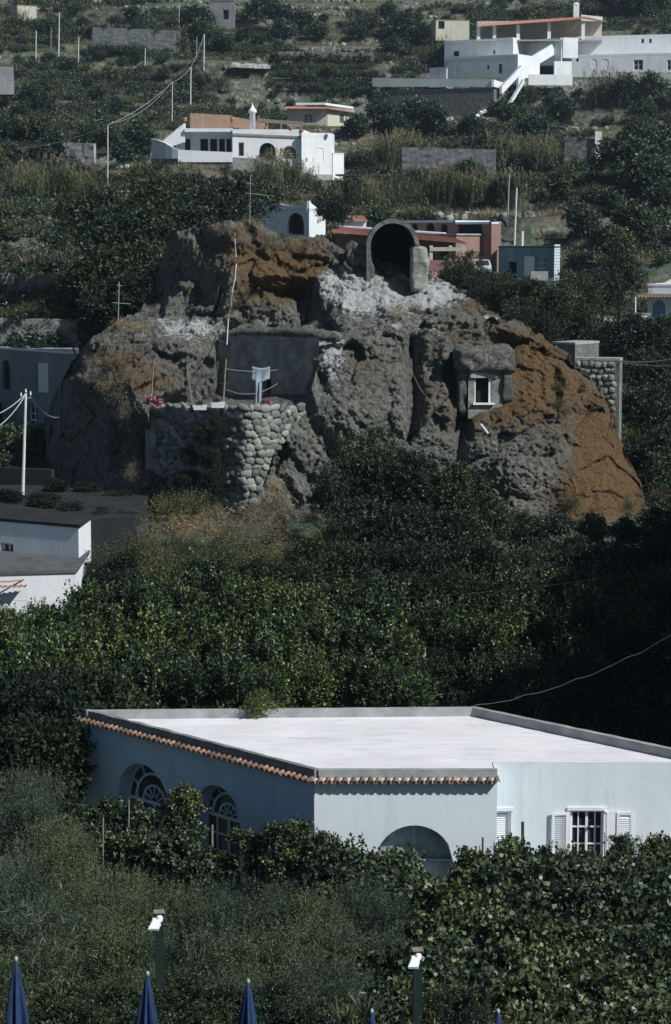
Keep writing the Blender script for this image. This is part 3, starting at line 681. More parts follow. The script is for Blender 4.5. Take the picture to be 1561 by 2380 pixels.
rows_x = [XF]; rows_y = [Yg]; rows_z = [ZF]
bx, by, bz = [], [], []
for k in range(1, NB + 1):
    d = 15.0 * (k / NB) ** 1.5; Yb = Yg[-1] + d; xb = XF[-1]
    gb = ground(xb, Yb) - 1.5; f = min(1, d / 15.0) ** 1.4
    zb = ZF[-1] * (1 - f) + np.minimum(gb, ZF[-1]) * f + (.25 * sin(k) if k < NB else 0)
    bx.append(xb); by.append(Yb); bz.append(zb)
RX = np.vstack([XF] + bx); RY = np.vstack([Yg] + by); RZ = np.vstack([ZF] + bz)
PYa = np.vstack([PYg] + [PYg[-1]] * NB); PXa = np.vstack([PXg] + [PXg[-1]] * NB)
quiet = np.ones(RX.shape)       # plastered cave front stays flat
def soft(v, a_, b_, s_): return np.clip((v - a_) / s_, 0, 1) * np.clip((b_ - v) / s_, 0, 1)
quiet = 1 - .9 * soft(PXa, 500, 750, 14) * soft(PYa, 772, 950, 10)
quiet = quiet * (1 - .6 * soft(PXa, 1040, 1215, 20) * soft(PYa, 800, 965, 20))
calm = 1 - .55 * soft(PXa, 1300, 1540, 30) * soft(PYa, 940, 1240, 40) - .5 * soft(PXa, 90, 340, 20) * soft(PYa, 900, 1260, 30)
dsp = np.empty(RX.size); fx, fy, fz = RX.ravel(), RY.ravel(), RZ.ravel()
fr_, tu_ = noise.fractal, noise.turbulence
for i in range(RX.size):
    p = Vector((fx[i], fy[i], fz[i]))
    w1 = noise.noise_vector(p * .30) * .9 + noise.noise_vector(p * 1.3) * .22
    q = Vector((p.x, p.y * .8, p.z)) + w1
    q = Vector((q.x + .35 * q.z, q.y, q.z - .30 * q.x))
    n1 = abs(noise.noise(q * .22 + Vector((3, 1, 7))))
    D1, P1 = noise.voronoi(q * .42); c1 = P1[0]; v1 = q * .42 - c1
    h1 = noise.cell_vector(c1 * 7.3); f1 = v1.dot(Vector((h1.x - .5, 0, h1.z - .6))) * 1.9 + (h1.y - .5) * .55
    D2, P2 = noise.voronoi(q * 1.15 + Vector((7, 3, 1))); c2 = P2[0]; v2 = q * 1.15 + Vector((7, 3, 1)) - c2
    h2 = noise.cell_vector(c2 * 9.1); f2 = v2.dot(Vector((h2.x - .5, 0, h2.z - .55))) * .62 + (h2.y - .5) * .20
    k1 = min(1, (D1[1] - D1[0]) / .16); k2 = min(1, (D2[1] - D2[0]) / .20)
    r3 = noise.noise(p * 2.6); r4 = noise.noise(p * 5.6); r5 = noise.noise(p * 11.5)
    dsp[i] = 2.0 * (n1 - .2) + f1 * .95 * (.6 + .4 * k1) - .13 * (1 - k1) + .50 * f2 - .05 * (1 - k2) + .17 * r3 + .12 * r4 + .075 * r5
dsp = dsp.reshape(RX.shape) * quiet * np.clip(calm, .2, 1)
RY2 = RY - dsp * 1.0
RY2[NR:] = RY[NR:] - dsp[NR:] * .2; RZ2 = RZ + dsp * .28
RX2 = RX + dsp * .12
V = np.stack([RX2.ravel(), RY2.ravel(), RZ2.ravel()], 1); nr_ = RX.shape[0]
ii, jj = np.meshgrid(np.arange(NC - 1), np.arange(nr_ - 1)); a = (jj * NC + ii).ravel(); F = np.stack([a, a + 1, a + NC + 1, a + NC], 1)
rme = fastmesh('rock', V, F, rock_m)
def blobs(L):
    r = np.zeros(RX.shape)
    for (bx_, by_, rx_, ry_, s_) in L: r = r + s_ * np.exp(-(((PXa - bx_) / rx_) ** 2 + ((PYa - by_) / ry_) ** 2))
    return r
lich = blobs([(600,620,170,90,.22),(860,860,90,90,.12),(1000,820,70,90,.1),(760,600,50,40,.4),(1200,900,200,120,.2),(330,860,110,60,.2),(560,590,70,60,.5),(660,620,80,60,.75),(600,690,70,40,.6),(720,650,50,50,.4),(270,835,55,40,.7),(350,880,60,40,.45),(300,900,40,40,.4),(1110,710,60,30,.6),(1060,770,50,30,.3),(1200,790,90,40,.7),(1250,870,80,70,.8),(1180,960,90,45,.75),(1350,900,60,60,.5),
              (1400,1040,90,110,1.05),(1360,1150,110,70,.9),(1460,1150,50,70,.8),(1085,970,35,50,.6),(1000,930,40,60,.2),(860,860,60,70,.15),(480,560,70,20,.3)])
palem = blobs([(900,668,130,30,1.1),(800,650,60,50,.8),(1020,690,80,26,.7),(772,812,30,52,1.0),(440,765,85,28,.8),(360,742,40,10,.5),(840,700,60,40,.6),(780,890,60,50,.3),(1010,760,40,30,.4),(930,760,50,30,.4),(950,710,60,20,.4),(640,1160,60,30,.2),(1130,730,14,26,.6),(520,800,14,80,.2)])  # pale rock; the blob right of the cave front paints its sunlit flare
lich = lich * (1 - np.clip(blobs([(1210,1080,95,80,1.0),(240,1050,110,120,1.0),(620,860,120,80,1.0)]), 0, 1))
colr = np.stack([np.clip(lich, 0, 1).ravel(), np.clip(palem, 0, 1).ravel(), np.zeros(RX.size), np.ones(RX.size)], 1)
ca = rme.color_attributes.new('mask', 'FLOAT_COLOR', 'POINT'); ca.data.foreach_set('color', colr.astype(np.float32).ravel())
rko = bpy.data.objects.new('rock_outcrop', rme); COL.objects.link(rko)
tag(rko, 'craggy tuff outcrop with orange lichen rising in the middle', kind='structure')
def rockpt(px, py):
    """point of the rock face on the sight line"""
    j = int(np.clip(round((px - 96) / (1530 - 96) * (NC - 1)), 0, NC - 1)); t = (1292 - py) / (1292 - sil[j]); i = int(np.clip(round(t * (NR - 1)), 0, NR - 1))
    return (RX2[i, j], RY2[i, j], RZ2[i, j])

# cave dwelling front set in the recess
cf = empty('cave_house_front', P(620, 940, 117), 'dark cement front of the cave dwelling under a thin ledge, with a doorway', 'cave house')
A = (X(508, 860, 119.9), 119.9); B = (X(742, 860, 115.3), 115.3)
def op_(A, B, x0, x1, yt, yb, ar=0):
    u0, _ = wall_uz(A, B, x0, (yt + yb) / 2); u1, _ = wall_uz(A, B, x1, (yt + yb) / 2); xm = (x0 + x1) / 2
    return (u0, u1, wall_uz(A, B, xm, yb)[1], wall_uz(A, B, xm, yt)[1], ar)
o1 = op_(A, B, 612, 631, 868, 938); o2 = op_(A, B, 514, 534, 856, 888)
zt0 = Z(781, 117.5); wall('wall', cf, A, B, Z(960, 118), zt0, [o1, o2], facade_cement, .3)
infill(cf, A, B, o1, .3, 'dark'); infill(cf, A, B, o2, .3, 'glass', cols=2, rows=1)
Av, Bv = Vector(A), Vector(B); dd = (Bv - Av).normalized()
lp = [P(500, 838, 119.9), P(506, 812, 119.9), P(516, 792, 119.8), P(534, 780, 119.4), P(570, 775, 118.7), P(620, 774, 117.7), P(680, 775, 116.6), P(740, 779, 115.4), P(775, 782, 115.3), P(798, 790, 115.4)]
lp2 = []
for i in range(len(lp) - 1):
    for j in range(5): lp2.append(Vector(lp[i]).lerp(Vector(lp[i + 1]), j / 5))
wl = MB().tube(lp2, [.30 + .06 * noise.noise(Vector((i * .4, 0, 0))) for i in range(len(lp2))], 10)
wl.v = [(v[0] + .06 * noise.noise(Vector(v) * 2), v[1] + .3 + .1 * noise.noise(Vector(v) * 1.5), v[2] * 1.0 + .05 * noise.noise(Vector(v) * 3)) for v in wl.v]
obj('ledge', wl, rock_m, cf, True)
ws = MB().bar(Av + dd * (o2[0] - .2), Av + dd * (o2[1] + .25), o2[2] - .1, o2[2], .14, -.14); obj('sill', ws, stone_light, cf)
# terrace floor in front of it
tz = Z(946, 114.5)
tf = MB().prism([(X(340, 946, 116.2), 116.2), (X(400, 946, 114.3), 114.3), (X(535, 946, 110.8), 110.8), (X(575, 946, 110.2), 110.2), (X(645, 946, 111.4), 111.4), (X(700, 946, 113.9), 113.9), (X(745, 946, 116.5), 116.5), (X(500, 946, 122), 122), (X(345, 946, 119), 119)], tz - .4, tz)
tag(obj('terrace_floor', tf, concrete_dark), 'small terrace floor behind the rubble wall', kind='structure')

# rubble wall of single stones
rw = empty('rubble_wall', P(520, 1180, 111), 'curved dry stone wall of rounded boulders holding up the small terrace', 'stone wall')
PLAN = [(338, 115.8), (400, 113.9), (470, 111.9), (530, 110.3), (570, 109.7), (610, 110.0), (650, 111.0), (705, 113.6)]
EDGE = [(940, 338, 705), (985, 345, 690), (1040, 352, 626), (1090, 360, 612), (1130, 430, 600), (1165, 520, 575), (1190, 530, 552)]
core = MB(); pv = []
for (pxx, Yw) in PLAN:
    yb_ = 1175 if pxx < 600 else (1130 if pxx < 630 else (1010 if pxx < 660 else 975))
    pv.append(((X(pxx, 1050, Yw + .10), Yw + .10), Z(945, Yw + .10), Z(yb_, Yw + .10)))
for i in range(len(pv) - 1):
    (a_, zt_, zb_), (b2, zt2, zb2) = pv[i], pv[i + 1]; core.add([(*a_, zb_), (*b2, zb2), (*b2, zt2), (*a_, zt_)], [(0, 1, 2, 3)])
obj('mortar_bed', core, facade_cement, rw)
rq = random.Random(3); STN = []
def stone_mesh(sd):
    rr = random.Random(sd); vs = []; fs = []
    import bmesh
    bm = bmesh.new(); bmesh.ops.create_icosphere(bm, subdivisions=2, radius=1.0)
    for v in bm.verts:
        e = 3.6; q = v.co; k = (abs(q.x) ** e + abs(q.y) ** e + abs(q.z) ** e) ** (-1 / e); v.co = q * k * (1 + .42 * noise.noise(q * 1.1 + Vector((sd * 3.1, 0, 0))) + .12 * noise.noise(q * 3 + Vector((sd, 0, 0))))
    me = bpy.data.meshes.new('stone'); bm.to_mesh(me); bm.free(); me.materials.append(stone)
    me.polygons.foreach_set('use_smooth', [True] * len(me.polygons)); return me
STN = [stone_mesh(i) for i in range(14)]
y_ = 942; cnt = 0; extra = MB()
while y_ < 1188:
    rowh = rq.uniform(13, 18.5); x0_ = np.interp(y_, [e[0] for e in EDGE], [e[1] for e in EDGE]) + rq.uniform(-8, 8); x1_ = np.interp(y_, [e[0] for e in EDGE], [e[2] for e in EDGE])
    x_ = x0_
    while x_ < x1_:
        wd_ = rq.uniform(11, 25); xm = x_ + wd_ / 2; Yw = np.interp(xm, [p[0] for p in PLAN], [p[1] for p in PLAN])
        sl_ = (np.interp(xm + 8, [p[0] for p in PLAN], [p[1] for p in PLAN]) - np.interp(xm - 8, [p[0] for p in PLAN], [p[1] for p in PLAN])) / (16 / 5100 * 112)
        hh_ = rowh * rq.uniform(.85, 1.3); q = P(xm, y_ + rowh / 2 + rq.uniform(-4, 4), Yw + rq.uniform(-.06, .08)); k = 112 / 5100
        if cnt < 299:
            inst('stone', rq.choice(STN), rw, q, (rq.uniform(-.3, .3), rq.uniform(-.5, .5), math.atan(sl_)), (wd_ / 2 * k * 1.06 * sqrt(1 + min(sl_, 1.2) ** 2), .14, hh_ / 2 * k * 1.10)); cnt += 1
        else:
            Ms = Vector((wd_ / 2 * k * 1.05, .24, hh_ / 2 * k * 1.05)); sm2 = rq.choice(STN)
            for v in sm2.vertices: pass
            extra.add([(q[0] + v.co.x * Ms.x, q[1] + v.co.y * Ms.y, q[2] + v.co.z * Ms.z) for v in sm2.vertices], [tuple(p_.vertices) for p_ in sm2.polygons])
        x_ += wd_
    y_ += rowh

if extra.v: tag(obj('small_stones', extra, stone, rw, True), kind='stuff')
# barrel-vaulted niche on top of the crag
ni = empty('vaulted_niche', P(915, 655, 122), 'small open stone barrel vault standing on top of the crag', 'stone vault')
Yn = 122.2; kx = Yn / FPX; c0 = P(914, 655, Yn); rad = 51 * kx; th_ = 10 * kx; hgt = Z(570, Yn) - c0[2]
vt = MB(); na2 = 20; depth_n = 4.2
def vring(r_, y_, zoff=0): 
    pts = [(c0[0] - r_, y_, c0[2] - .6)] + [(c0[0] + r_ * cos(pi - pi * i / na2), y_, c0[2] + hgt + r_ * sin(pi * i / na2) * 1.0) for i in range(na2 + 1)] + [(c0[0] + r_, y_, c0[2] - .6)]
    return [(p[0] + .03 * noise.noise(Vector(p) * 2), p[1] + .05 * noise.noise(Vector(p) * 3), p[2] + .04 * noise.noise(Vector(p) * 2.5)) for p in pts]
R1 = vring(rad, Yn); R2 = vring(rad + th_, Yn); R3 = vring(rad + th_, Yn + depth_n); R4 = vring(rad, Yn + depth_n); nn = len(R1)
vt.add(R1 + R2 + R3 + R4, [(i, i + 1, nn + i + 1, nn + i) for i in range(nn - 1)] + [(nn + i, nn + i + 1, 2 * nn + i + 1, 2 * nn + i) for i in range(nn - 1)] + [(i + 1, i, 3 * nn + i, 3 * nn + i + 1) for i in range(nn - 1)])
obj('vault', vt, stone_far, ni)
bk = MB().poly([(p[0], p[1] - .01, p[2]) for p in R4]); obj('back_wall', bk, dark_in, ni)  # near-black panel stands in for the shade inside the vault
def rough_box(mb, p0, p1, n_=6, amp=.06, seed=0):
    import bmesh
    bm = bmesh.new(); bmesh.ops.create_cube(bm, size=1.0); bmesh.ops.subdivide_edges(bm, edges=bm.edges[:], cuts=n_, use_grid_fill=True)
    vs = []
    for v in bm.verts:
        q = Vector((p0[0] + (v.co.x + .5) * (p1[0] - p0[0]), p0[1] + (v.co.y + .5) * (p1[1] - p0[1]), p0[2] + (v.co.z + .5) * (p1[2] - p0[2])))
        c_ = Vector((v.co.x, v.co.y, v.co.z)); ln = (abs(c_.x * 2) ** 8 + abs(c_.y * 2) ** 8 + abs(c_.z * 2) ** 8) ** (1 / 8)
        cen = Vector([(p0[i] + p1[i]) / 2 for i in range(3)]); q = cen + (q - cen) / max(ln, .5) * 1.0
        q += Vector((noise.noise(q * 1.7 + Vector((seed, 0, 0))), noise.noise(q * 1.7 + Vector((0, seed + 5, 0))), noise.noise(q * 1.7 + Vector((0, 0, seed + 9))))) * amp
        vs.append(q)
    mb.add(vs, [tuple(v.index for v in f.verts) for f in bm.faces]); bm.free(); return mb
p0 = P(957, 665, Yn - .5); p1 = P(992, 574, Yn + 1.2); pl_ = rough_box(MB(), (p0[0], Yn - .5, p0[2] - .4), (p1[0], Yn + 1.3, p1[2]), 8, .16); obj('pillar', pl_, stone, ni, label='squat block pier on the right side')
p0 = P(806, 622, Yn + .8); p1 = P(862, 560, Yn + 2); pl_ = rough_box(MB(), (p0[0], Yn + .6, p0[2] - .6), (p1[0], Yn + 2.6, p1[2] - .2), 8, amp=.45, seed=4); obj('side_block', pl_, rock_m, ni, True)

# window bay carved and plastered on the right flank
wb = empty('rock_window_bay', P(1130, 945, 115), 'rounded plastered bay with a white framed window on the right flank of the crag', 'window bay')
Yb0 = 114.3; q0 = P(1089, 950, Yb0); q1 = P(1170, 862, Yb0)
A = (q0[0], Yb0); B = (q1[0], Yb0 + .15); ob = op_(A, B, 1104, 1144, 878, 936)
wall('wall', wb, A, B, q0[2] - .5, q1[2] + .02, [ob], facade_cement, .35); infill(wb, A, B, ob, .35, 'dark')
hd = rough_box(MB(), (X(1062, 830, Yb0), Yb0 - .28, Z(868, Yb0)), (X(1200, 830, Yb0), Yb0 + 4.6, Z(809, Yb0)), 12, .2, 2); obj('hood', hd, rock_m, wb, True)
for (xa, xb) in ((1066, 1090), (1168, 1192)):
    ck = rough_box(MB(), (X(xa, 900, Yb0), Yb0 + (.1 if xa < 1100 else -.05), Z(952 if xa < 1100 else 925, Yb0) - .3), (X(xb, 900, Yb0), Yb0 + 3.5, Z(856, Yb0)), 8, .14, xa); obj('cheek', ck, rock_m, wb, True)
fm_ = MB(); Av, Bv = Vector(A), Vector(B); dd = (Bv - Av).normalized()
fm_.bar(Av + dd * (ob[0] - .22), Av + dd * (ob[1] + .3), ob[3] + .01, ob[3] + .36, .12, -.12); obj('lintel', fm_, stone_light, wb)
fm_ = MB().bar(Av + dd * (ob[0] - .1), Av + dd * (ob[1] + .14), ob[2] - .09, ob[2] - .004, .2, -.18); obj('sill', fm_, paint_white, wb)
for (ua_, ub_) in ((ob[1] - .16, ob[1]), (ob[0], ob[0] + .06)): obj('window_jamb', MB().bar(Av + dd * ua_, Av + dd * ub_, ob[2], ob[3], .06, .05), paint_white, wb)
for i, (pa, pb_) in enumerate((((1116, 988), (1162, 1024)),)):
    a_ = Vector(rockpt(*pa)) + Vector((0, -.35, .05)); b2 = Vector(rockpt(*pb_)) + Vector((0, -.35, .05))
    tag(obj('drain_pipe', MB().tube([a_, a_.lerp(b2, .6) + Vector((0, 0, -.06)), b2], .07, 8), pale_pole), 'short white drain pipe sticking out under the rock window', 'pipe')

# ------------------------------------------------------------------ the white roofed house in front
HZ, RZf = 5.50, 5.23
ZB = .3
def yat(py, z): # distance at which height z is seen at image row py
    a_ = P(780, py, 1.0); return (z - CAMZ) / (a_[2] - CAMZ)
Yf = yat(1789, HZ); Yd = yat(1650, HZ); Yc = yat(1643, HZ); Ye = yat(1738, HZ); Yw_ = yat(1773, RZf)
hA = (X(731, 1790, Yf), Yf); hG = (X(1157, 1790, Yf), Yf); hD = (X(196, 1650, Yd), Yd); hC = (X(1106, 1643, Yc), Yc); hE0 = (X(1561, 1738, Ye), Ye)
dE = Vector((hE0[0] - hC[0], hE0[1] - hC[1])); kE = (Yw_ - hC[1]) / dE.y; hE = (hC[0] + dE.x * kE, Yw_); hF = (hG[0], Yw_)
hs_ = empty('white_roofed_house', (hA[0], hA[1], ZB), 'pale blue rendered flat-roofed house with a bright white roof in the foreground', 'house')
# left wall with two arched windows
lw = []
for (x0, x1, yt, yb) in ((272, 394, 1777, 1950), (452, 560, 1827, 2075)):
    o_ = list(op_(hD, hA, x0, x1, yt, yb)); o_[4] = (o_[1] - o_[0]) / 2; lw.append(tuple(o_))
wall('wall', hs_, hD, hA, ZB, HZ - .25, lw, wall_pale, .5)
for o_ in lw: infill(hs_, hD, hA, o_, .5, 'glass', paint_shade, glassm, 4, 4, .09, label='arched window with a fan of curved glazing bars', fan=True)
# front wall with the round-headed opening
o_ = list(op_(hA, hG, 872, 1056, 1919, 2068)); o_[4] = (o_[1] - o_[0]) / 2
wall('wall', hs_, hA, hG, ZB, HZ - .25, [tuple(o_)], wall_white, .45)
infill(hs_, hA, hG, tuple(o_), .45, 'glass', paint_shade, glassc, 2, 1, .06, name='window', label='wide round-headed window with a pale curtain')
sl_ = MB().bar((hA[0] + o_[0] - .12, hA[1]), (hA[0] + o_[1] + .14, hA[1]), o_[2] - .14, o_[2] - .003, .2, -.12); obj('sill', sl_, wall_white, hs_)
# wing wall
wo_ = op_(hF, hE, 1326, 1404, 1884, 2003); wc = op_(hF, hE, 1152, 1188, 1885, 2010); wc = (.03, wc[1], wc[2], wc[3], 0)
wall('wall', hs_, hF, hE, ZB, RZf - .004, [wo_, wc], wall_white, .16)
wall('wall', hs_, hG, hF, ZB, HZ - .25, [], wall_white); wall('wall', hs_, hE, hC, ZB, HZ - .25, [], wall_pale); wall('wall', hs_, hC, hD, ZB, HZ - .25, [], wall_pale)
# casements
wn = infill(hs_, hF, hE, wo_, .14, 'glass', paint_white, glassm, 4, 3, .07, label='white casement window with three rows of panes')
SLAT = {}
def shutter(A2, ang, u, wdt, z0, z1, off, nsl=22):
    """louvred leaf hinged at distance u along the wing wall, swung by ang"""
    ax = hF[0] + u; ay = hF[1] - off
    d = Vector((cos(ang), sin(ang))); n_ = Vector((d.y, -d.x)) * .035
    def b3(mb, s0, s1, za, zb_, t0=0.0, t1=1.0):
        p = [Vector((ax, ay)) + d * s0 + n_ * t0, Vector((ax, ay)) + d * s1 + n_ * t0, Vector((ax, ay)) + d * s1 + n_ * t1, Vector((ax, ay)) + d * s0 + n_ * t1]
        mb.add([(q.x, q.y, za) for q in p] + [(q.x, q.y, zb_) for q in p], [(0, 1, 2, 3)[::-1], (4, 5, 6, 7), (0, 1, 5, 4), (1, 2, 6, 5), (2, 3, 7, 6), (3, 0, 4, 7)])
    fr = MB(); b3(fr, 0, .07, z0, z1); b3(fr, wdt - .07, wdt, z0, z1); b3(fr, .071, wdt - .071, z1 - .09, z1 - .002); b3(fr, .071, wdt - .071, z0 + .002, z0 + .1)
    s_ = obj('shutter', fr, paint_white, hs_)
    if nsl:
        key = round(wdt, 2)
        n1 = (z1 - z0 - .2) / .062; 
        if key not in SLAT:
            sm = MB(); w2 = wdt - .15
            sm.add([(0, -.016, -.025), (w2, -.016, -.025), (w2, -.010, -.028), (0, -.010, -.028), (0, .010, .028), (w2, .010, .028), (w2, .016, .025), (0, .016, .025)], [(0, 1, 5, 4), (1, 2, 6, 5), (2, 3, 7, 6), (3, 0, 4, 7), (4, 5, 6, 7), (3, 2, 1, 0)])
            me = bpy.data.meshes.new('slat'); me.from_pydata(sm.v, [], sm.f); me.materials.append(paint_white); SLAT[key] = me
        for k in range(int(n1)):
            q = Vector((ax, ay)) + d * .075 + n_ * .5
            so2 = bpy.data.objects.new('slat', SLAT[key]); COL.objects.link(so2); so2.parent = s_
            so2.location = Vector((q.x, q.y, z0 + .13 + k * .062)) - worg(hs_); so2.rotation_euler = (0, 0, ang)
    return s_
uw = lambda px: wall_uz(hF, hE, px, 1940)[0]
zt_, zb_ = wo_[3] + .02, wo_[2] - .02
shutter(None, pi + .16, uw(1322), .48, zb_, zt_ - .06, .03)
shutter(None, -pi / 2 + .18, uw(1405), .38, zb_, zt_ + .01, .02, 0)
pn = MB().bar((hF[0] + uw(1407), hF[1] - .09), (hF[0] + uw(1430), hF[1] - .09), zb_, zt_ - .02, .04, 0); obj('shutter', pn, paint_white, hs_, label='plain boarded shutter leaf')
shutter(None, 0.0, uw(1434), .45, zb_, zt_ - .06, .02)
shutter(None, 0.0, .035, wc[1] - .04, wc[2], wc[3], -.10)
def trim(u0_, u1_, z0_, z1_, t_, ins_): obj('window_trim', MB().bar((hF[0] + u0_, hF[1]), (hF[0] + u1_, hF[1]), z0_, z1_, t_, ins_), paint_white, hs_)
for (q, pad_) in ((wo_, .09), (wc, .07)):
    a0 = max(q[0] - pad_, .003); trim(a0, q[1] + pad_, q[3] + .003, q[3] + .10, .05, -.05); trim(q[1] + .003, q[1] + pad_, q[2], q[3], .03, -.03)
trim(wo_[0] - .09, wo_[0] - .003, wo_[2], wo_[3], .03, -.03)
obj('sill', MB().bar((hF[0] + wo_[0] - .14, hF[1]), (hF[0] + wo_[1] + .14, hF[1]), wo_[2] - .08, wo_[2] - .003, .12, -.1), paint_white, hs_)
# roof, parapets
rf = MB()
rf.poly([(hD[0] + .02, hD[1], RZf), (hA[0], hA[1] + .05, RZf), (hG[0] - .02, hG[1] + .05, RZf), (hF[0] - .02, hF[1], RZf), (hE[0], hE[1], RZf), (hC[0], hC[1], RZf)])
obj('roof', rf, roof_white, hs_)
def wob(mb, A2, B2, z0, z1, t, n_=24, inset=0.0, amp=.012, seed=0):
    A2 = Vector(A2); B2 = Vector(B2); d = (B2 - A2).normalized(); nn_ = Vector((-d.y, d.x)); k = len(mb.v)
    for i in range(n_ + 1):
        q = A2.lerp(B2, i / n_)
        for (e, z, s_) in ((inset, z0, 0), (inset, z1, 1), (inset + t, z1, 2), (inset + t, z0, 3)):
            j = noise.noise(Vector((i * .45, seed, s_))) * amp * (1 if s_ in (1, 2) else .3)
            p = q + nn_ * (e + j); mb.v.append((p.x, p.y, z + (j if s_ in (1, 2) else 0)))
    for i in range(n_):
        b0 = k + 4 * i
        for s_ in range(3): mb.f.append((b0 + s_, b0 + s_ + 1, b0 + s_ + 5, b0 + s_ + 4)[::-1])
    mb.f.append((k, k + 1, k + 2, k + 3)); mb.f.append(tuple(k + 4 * n_ + q for q in (3, 2, 1, 0)))
    return mb
t_ = .17
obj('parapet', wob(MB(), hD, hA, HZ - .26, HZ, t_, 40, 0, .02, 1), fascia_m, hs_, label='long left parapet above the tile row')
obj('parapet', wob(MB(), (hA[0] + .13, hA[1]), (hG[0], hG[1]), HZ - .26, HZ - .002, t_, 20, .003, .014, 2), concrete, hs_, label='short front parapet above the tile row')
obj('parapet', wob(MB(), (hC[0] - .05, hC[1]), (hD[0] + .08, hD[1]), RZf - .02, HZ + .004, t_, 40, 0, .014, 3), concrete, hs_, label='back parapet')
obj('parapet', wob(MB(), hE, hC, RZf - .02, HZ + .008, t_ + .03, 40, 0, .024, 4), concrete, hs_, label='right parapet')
# eave tiles, one by one
def tile_mesh(flip):
    mb = MB(); n_ = 9; L_ = .40; rows_ = [(0.0, .062, 0.0), (L_, .080, -.085)]
    for (s_, r_, z_) in rows_:
        for rr in (r_, r_ - .014):
            for i in range(n_):
                a_ = pi * i / (n_ - 1); mb.v.append((rr * cos(a_), -s_, z_ + (1 if not flip else -1) * rr * sin(a_) * .85))
    for i in range(n_ - 1):
        o0, i0, o1_, i1 = i, n_ + i, 2 * n_ + i, 3 * n_ + i
        mb.f += [(o0, o0 + 1, o1_ + 1, o1_), (i0 + 1, i0, i1, i1 + 1), (o1_, o1_ + 1, i1 + 1, i1), (o0 + 1, o0, i0, i0 + 1)]
    for e in (0, n_ - 1): mb.f.append((e, 2 * n_ + e, 3 * n_ + e, n_ + e))
    me = bpy.data.meshes.new('roof_tile'); me.from_pydata(mb.v, [], mb.f); me.materials.append(terracotta)
    me.polygons.foreach_set('use_smooth', [True] * len(me.polygons)); return me
TC, TP = tile_mesh(False), tile_mesh(True)
def tilerow(A2, B2, z_, pitch=.232, ext0=0.0, ext1=0.0):
    A2 = Vector(A2); B2 = Vector(B2); L_ = (B2 - A2).length; d = (B2 - A2) / L_; ang = math.atan2(d.y, d.x); outn = Vector((d.y, -d.x))
    n_ = int((L_ + ext0 + ext1) / pitch)
    for i in range(n_ + 1):
        u = -ext0 + i * pitch; q = A2 + d * u - outn * .14
        inst('roof_tile', TC, hs_, (q.x + rs.uniform(-.008, .008), q.y, z_ + .035 + rs.uniform(-.008, .008)), (rs.uniform(-.03, .03), 0, ang + rs.uniform(-.04, .04)))
        if i < n_:
            q2 = A2 + d * (u + pitch / 2) - outn * .17; inst('roof_tile', TP, hs_, (q2.x, q2.y, z_ + .045), (0, 0, ang + rs.uniform(-.03, .03)))
tilerow(hA, hG, HZ - .26, ext0=.06, ext1=.1); tilerow(hD, hA, HZ - .26, ext0=.12, ext1=0)
cm = MB().bar(hD, hA, HZ - .33, HZ - .255, .1, -.05); obj('cornice', cm, wall_pale, hs_); cm = MB().bar(hA, hG, HZ - .36, HZ - .258, .1, -.05); obj('cornice', cm, wall_white, hs_)
# loose wire across the dark trees
a_ = (hC[0] - .15, hC[1] - .1, HZ + .03); b2 = P(1640, 1430, 62)
pts = [Vector(a_).lerp(Vector(b2), t) + Vector((0, 0, -.45 * 4 * t * (1 - t) + .022 * sin(t * 31) + .014 * sin(t * 57))) for t in [i / 40 for i in range(41)]]
tag(obj('wire', MB().tube(pts, .0065, 5), cable_m), 'wavy grey wire rising right from the back corner of the white roof', 'wire')

# ------------------------------------------------------------------ houses left
def lab(o, t): o['label'] = t; return o
# white block by the citrus trees
Yl = 95.0
pts = bp(-160, 183, 1280, 100.5, 96.0, 4.6); pts[2] = (X(212, 1280, 99.2), 99.2)
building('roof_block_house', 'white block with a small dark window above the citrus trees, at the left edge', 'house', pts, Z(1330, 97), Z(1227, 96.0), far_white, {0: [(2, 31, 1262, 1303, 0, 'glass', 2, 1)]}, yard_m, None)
wn_ = MB(); 
pts = bp(-160, 176, 1330, 91.5, 92.6, 3.2); pts[2] = (X(206, 1330, 98.4), 98.4); pts[3] = (X(-160, 1330, 100.4), 100.4)
lo = building('terrace_roof_house', 'lower white house with a dark flat roof terrace among the citrus tops', 'house', pts, 1.0, Z(1331, 92.6), far_white, {}, concrete_dark, None)
tl_ = MB(); tiled(tl_, P(-60, 1370, 91.0), P(62, 1366, 91.6), P(62, 1361, 92.0), P(-60, 1365, 91.4), .22, .03, 1); obj('small_tile_strip', tl_, terracotta_far, lo)
tag(obj('gutter', MB().tube([P(-60, 1352, 91), P(20, 1352, 91.6), P(100, 1342, 93.0)], .03, 6), wood), 'rusty pipe on the lower white wall at the left edge', 'pipe')
# grey two-storey house behind
pts = bp(-140, 192, 900, 164, 149.5, 7)
building('grey_house', 'grey rendered flat-roofed house with a white shutter, behind the crag at left', 'house', pts, 4.5, Z(820, 149.5), far_grey,
         {0: [(-4, 23, 836, 905, 1, 'dark'), (86, 112, 843, 912, 0, 'shutter'), (66, 88, 937, 978, .4, 'glass', 2, 2), (-16, 6, 930, 985, 1, 'dark')]}, concrete, (.12, .25, paint_white))
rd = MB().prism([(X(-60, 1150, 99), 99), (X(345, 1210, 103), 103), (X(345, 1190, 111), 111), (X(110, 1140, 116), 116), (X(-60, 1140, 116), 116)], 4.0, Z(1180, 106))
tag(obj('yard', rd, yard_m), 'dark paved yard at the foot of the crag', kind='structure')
lwm = MB().bar((X(-60, 1140, 117), 117), (X(120, 1140, 115.5), 115.5), 4, Z(1085, 117), .4); tag(obj('yard_wall', lwm, yard_m, origin=P(30, 1140, 116)), 'low dark wall closing the yard left of the crag', 'wall')
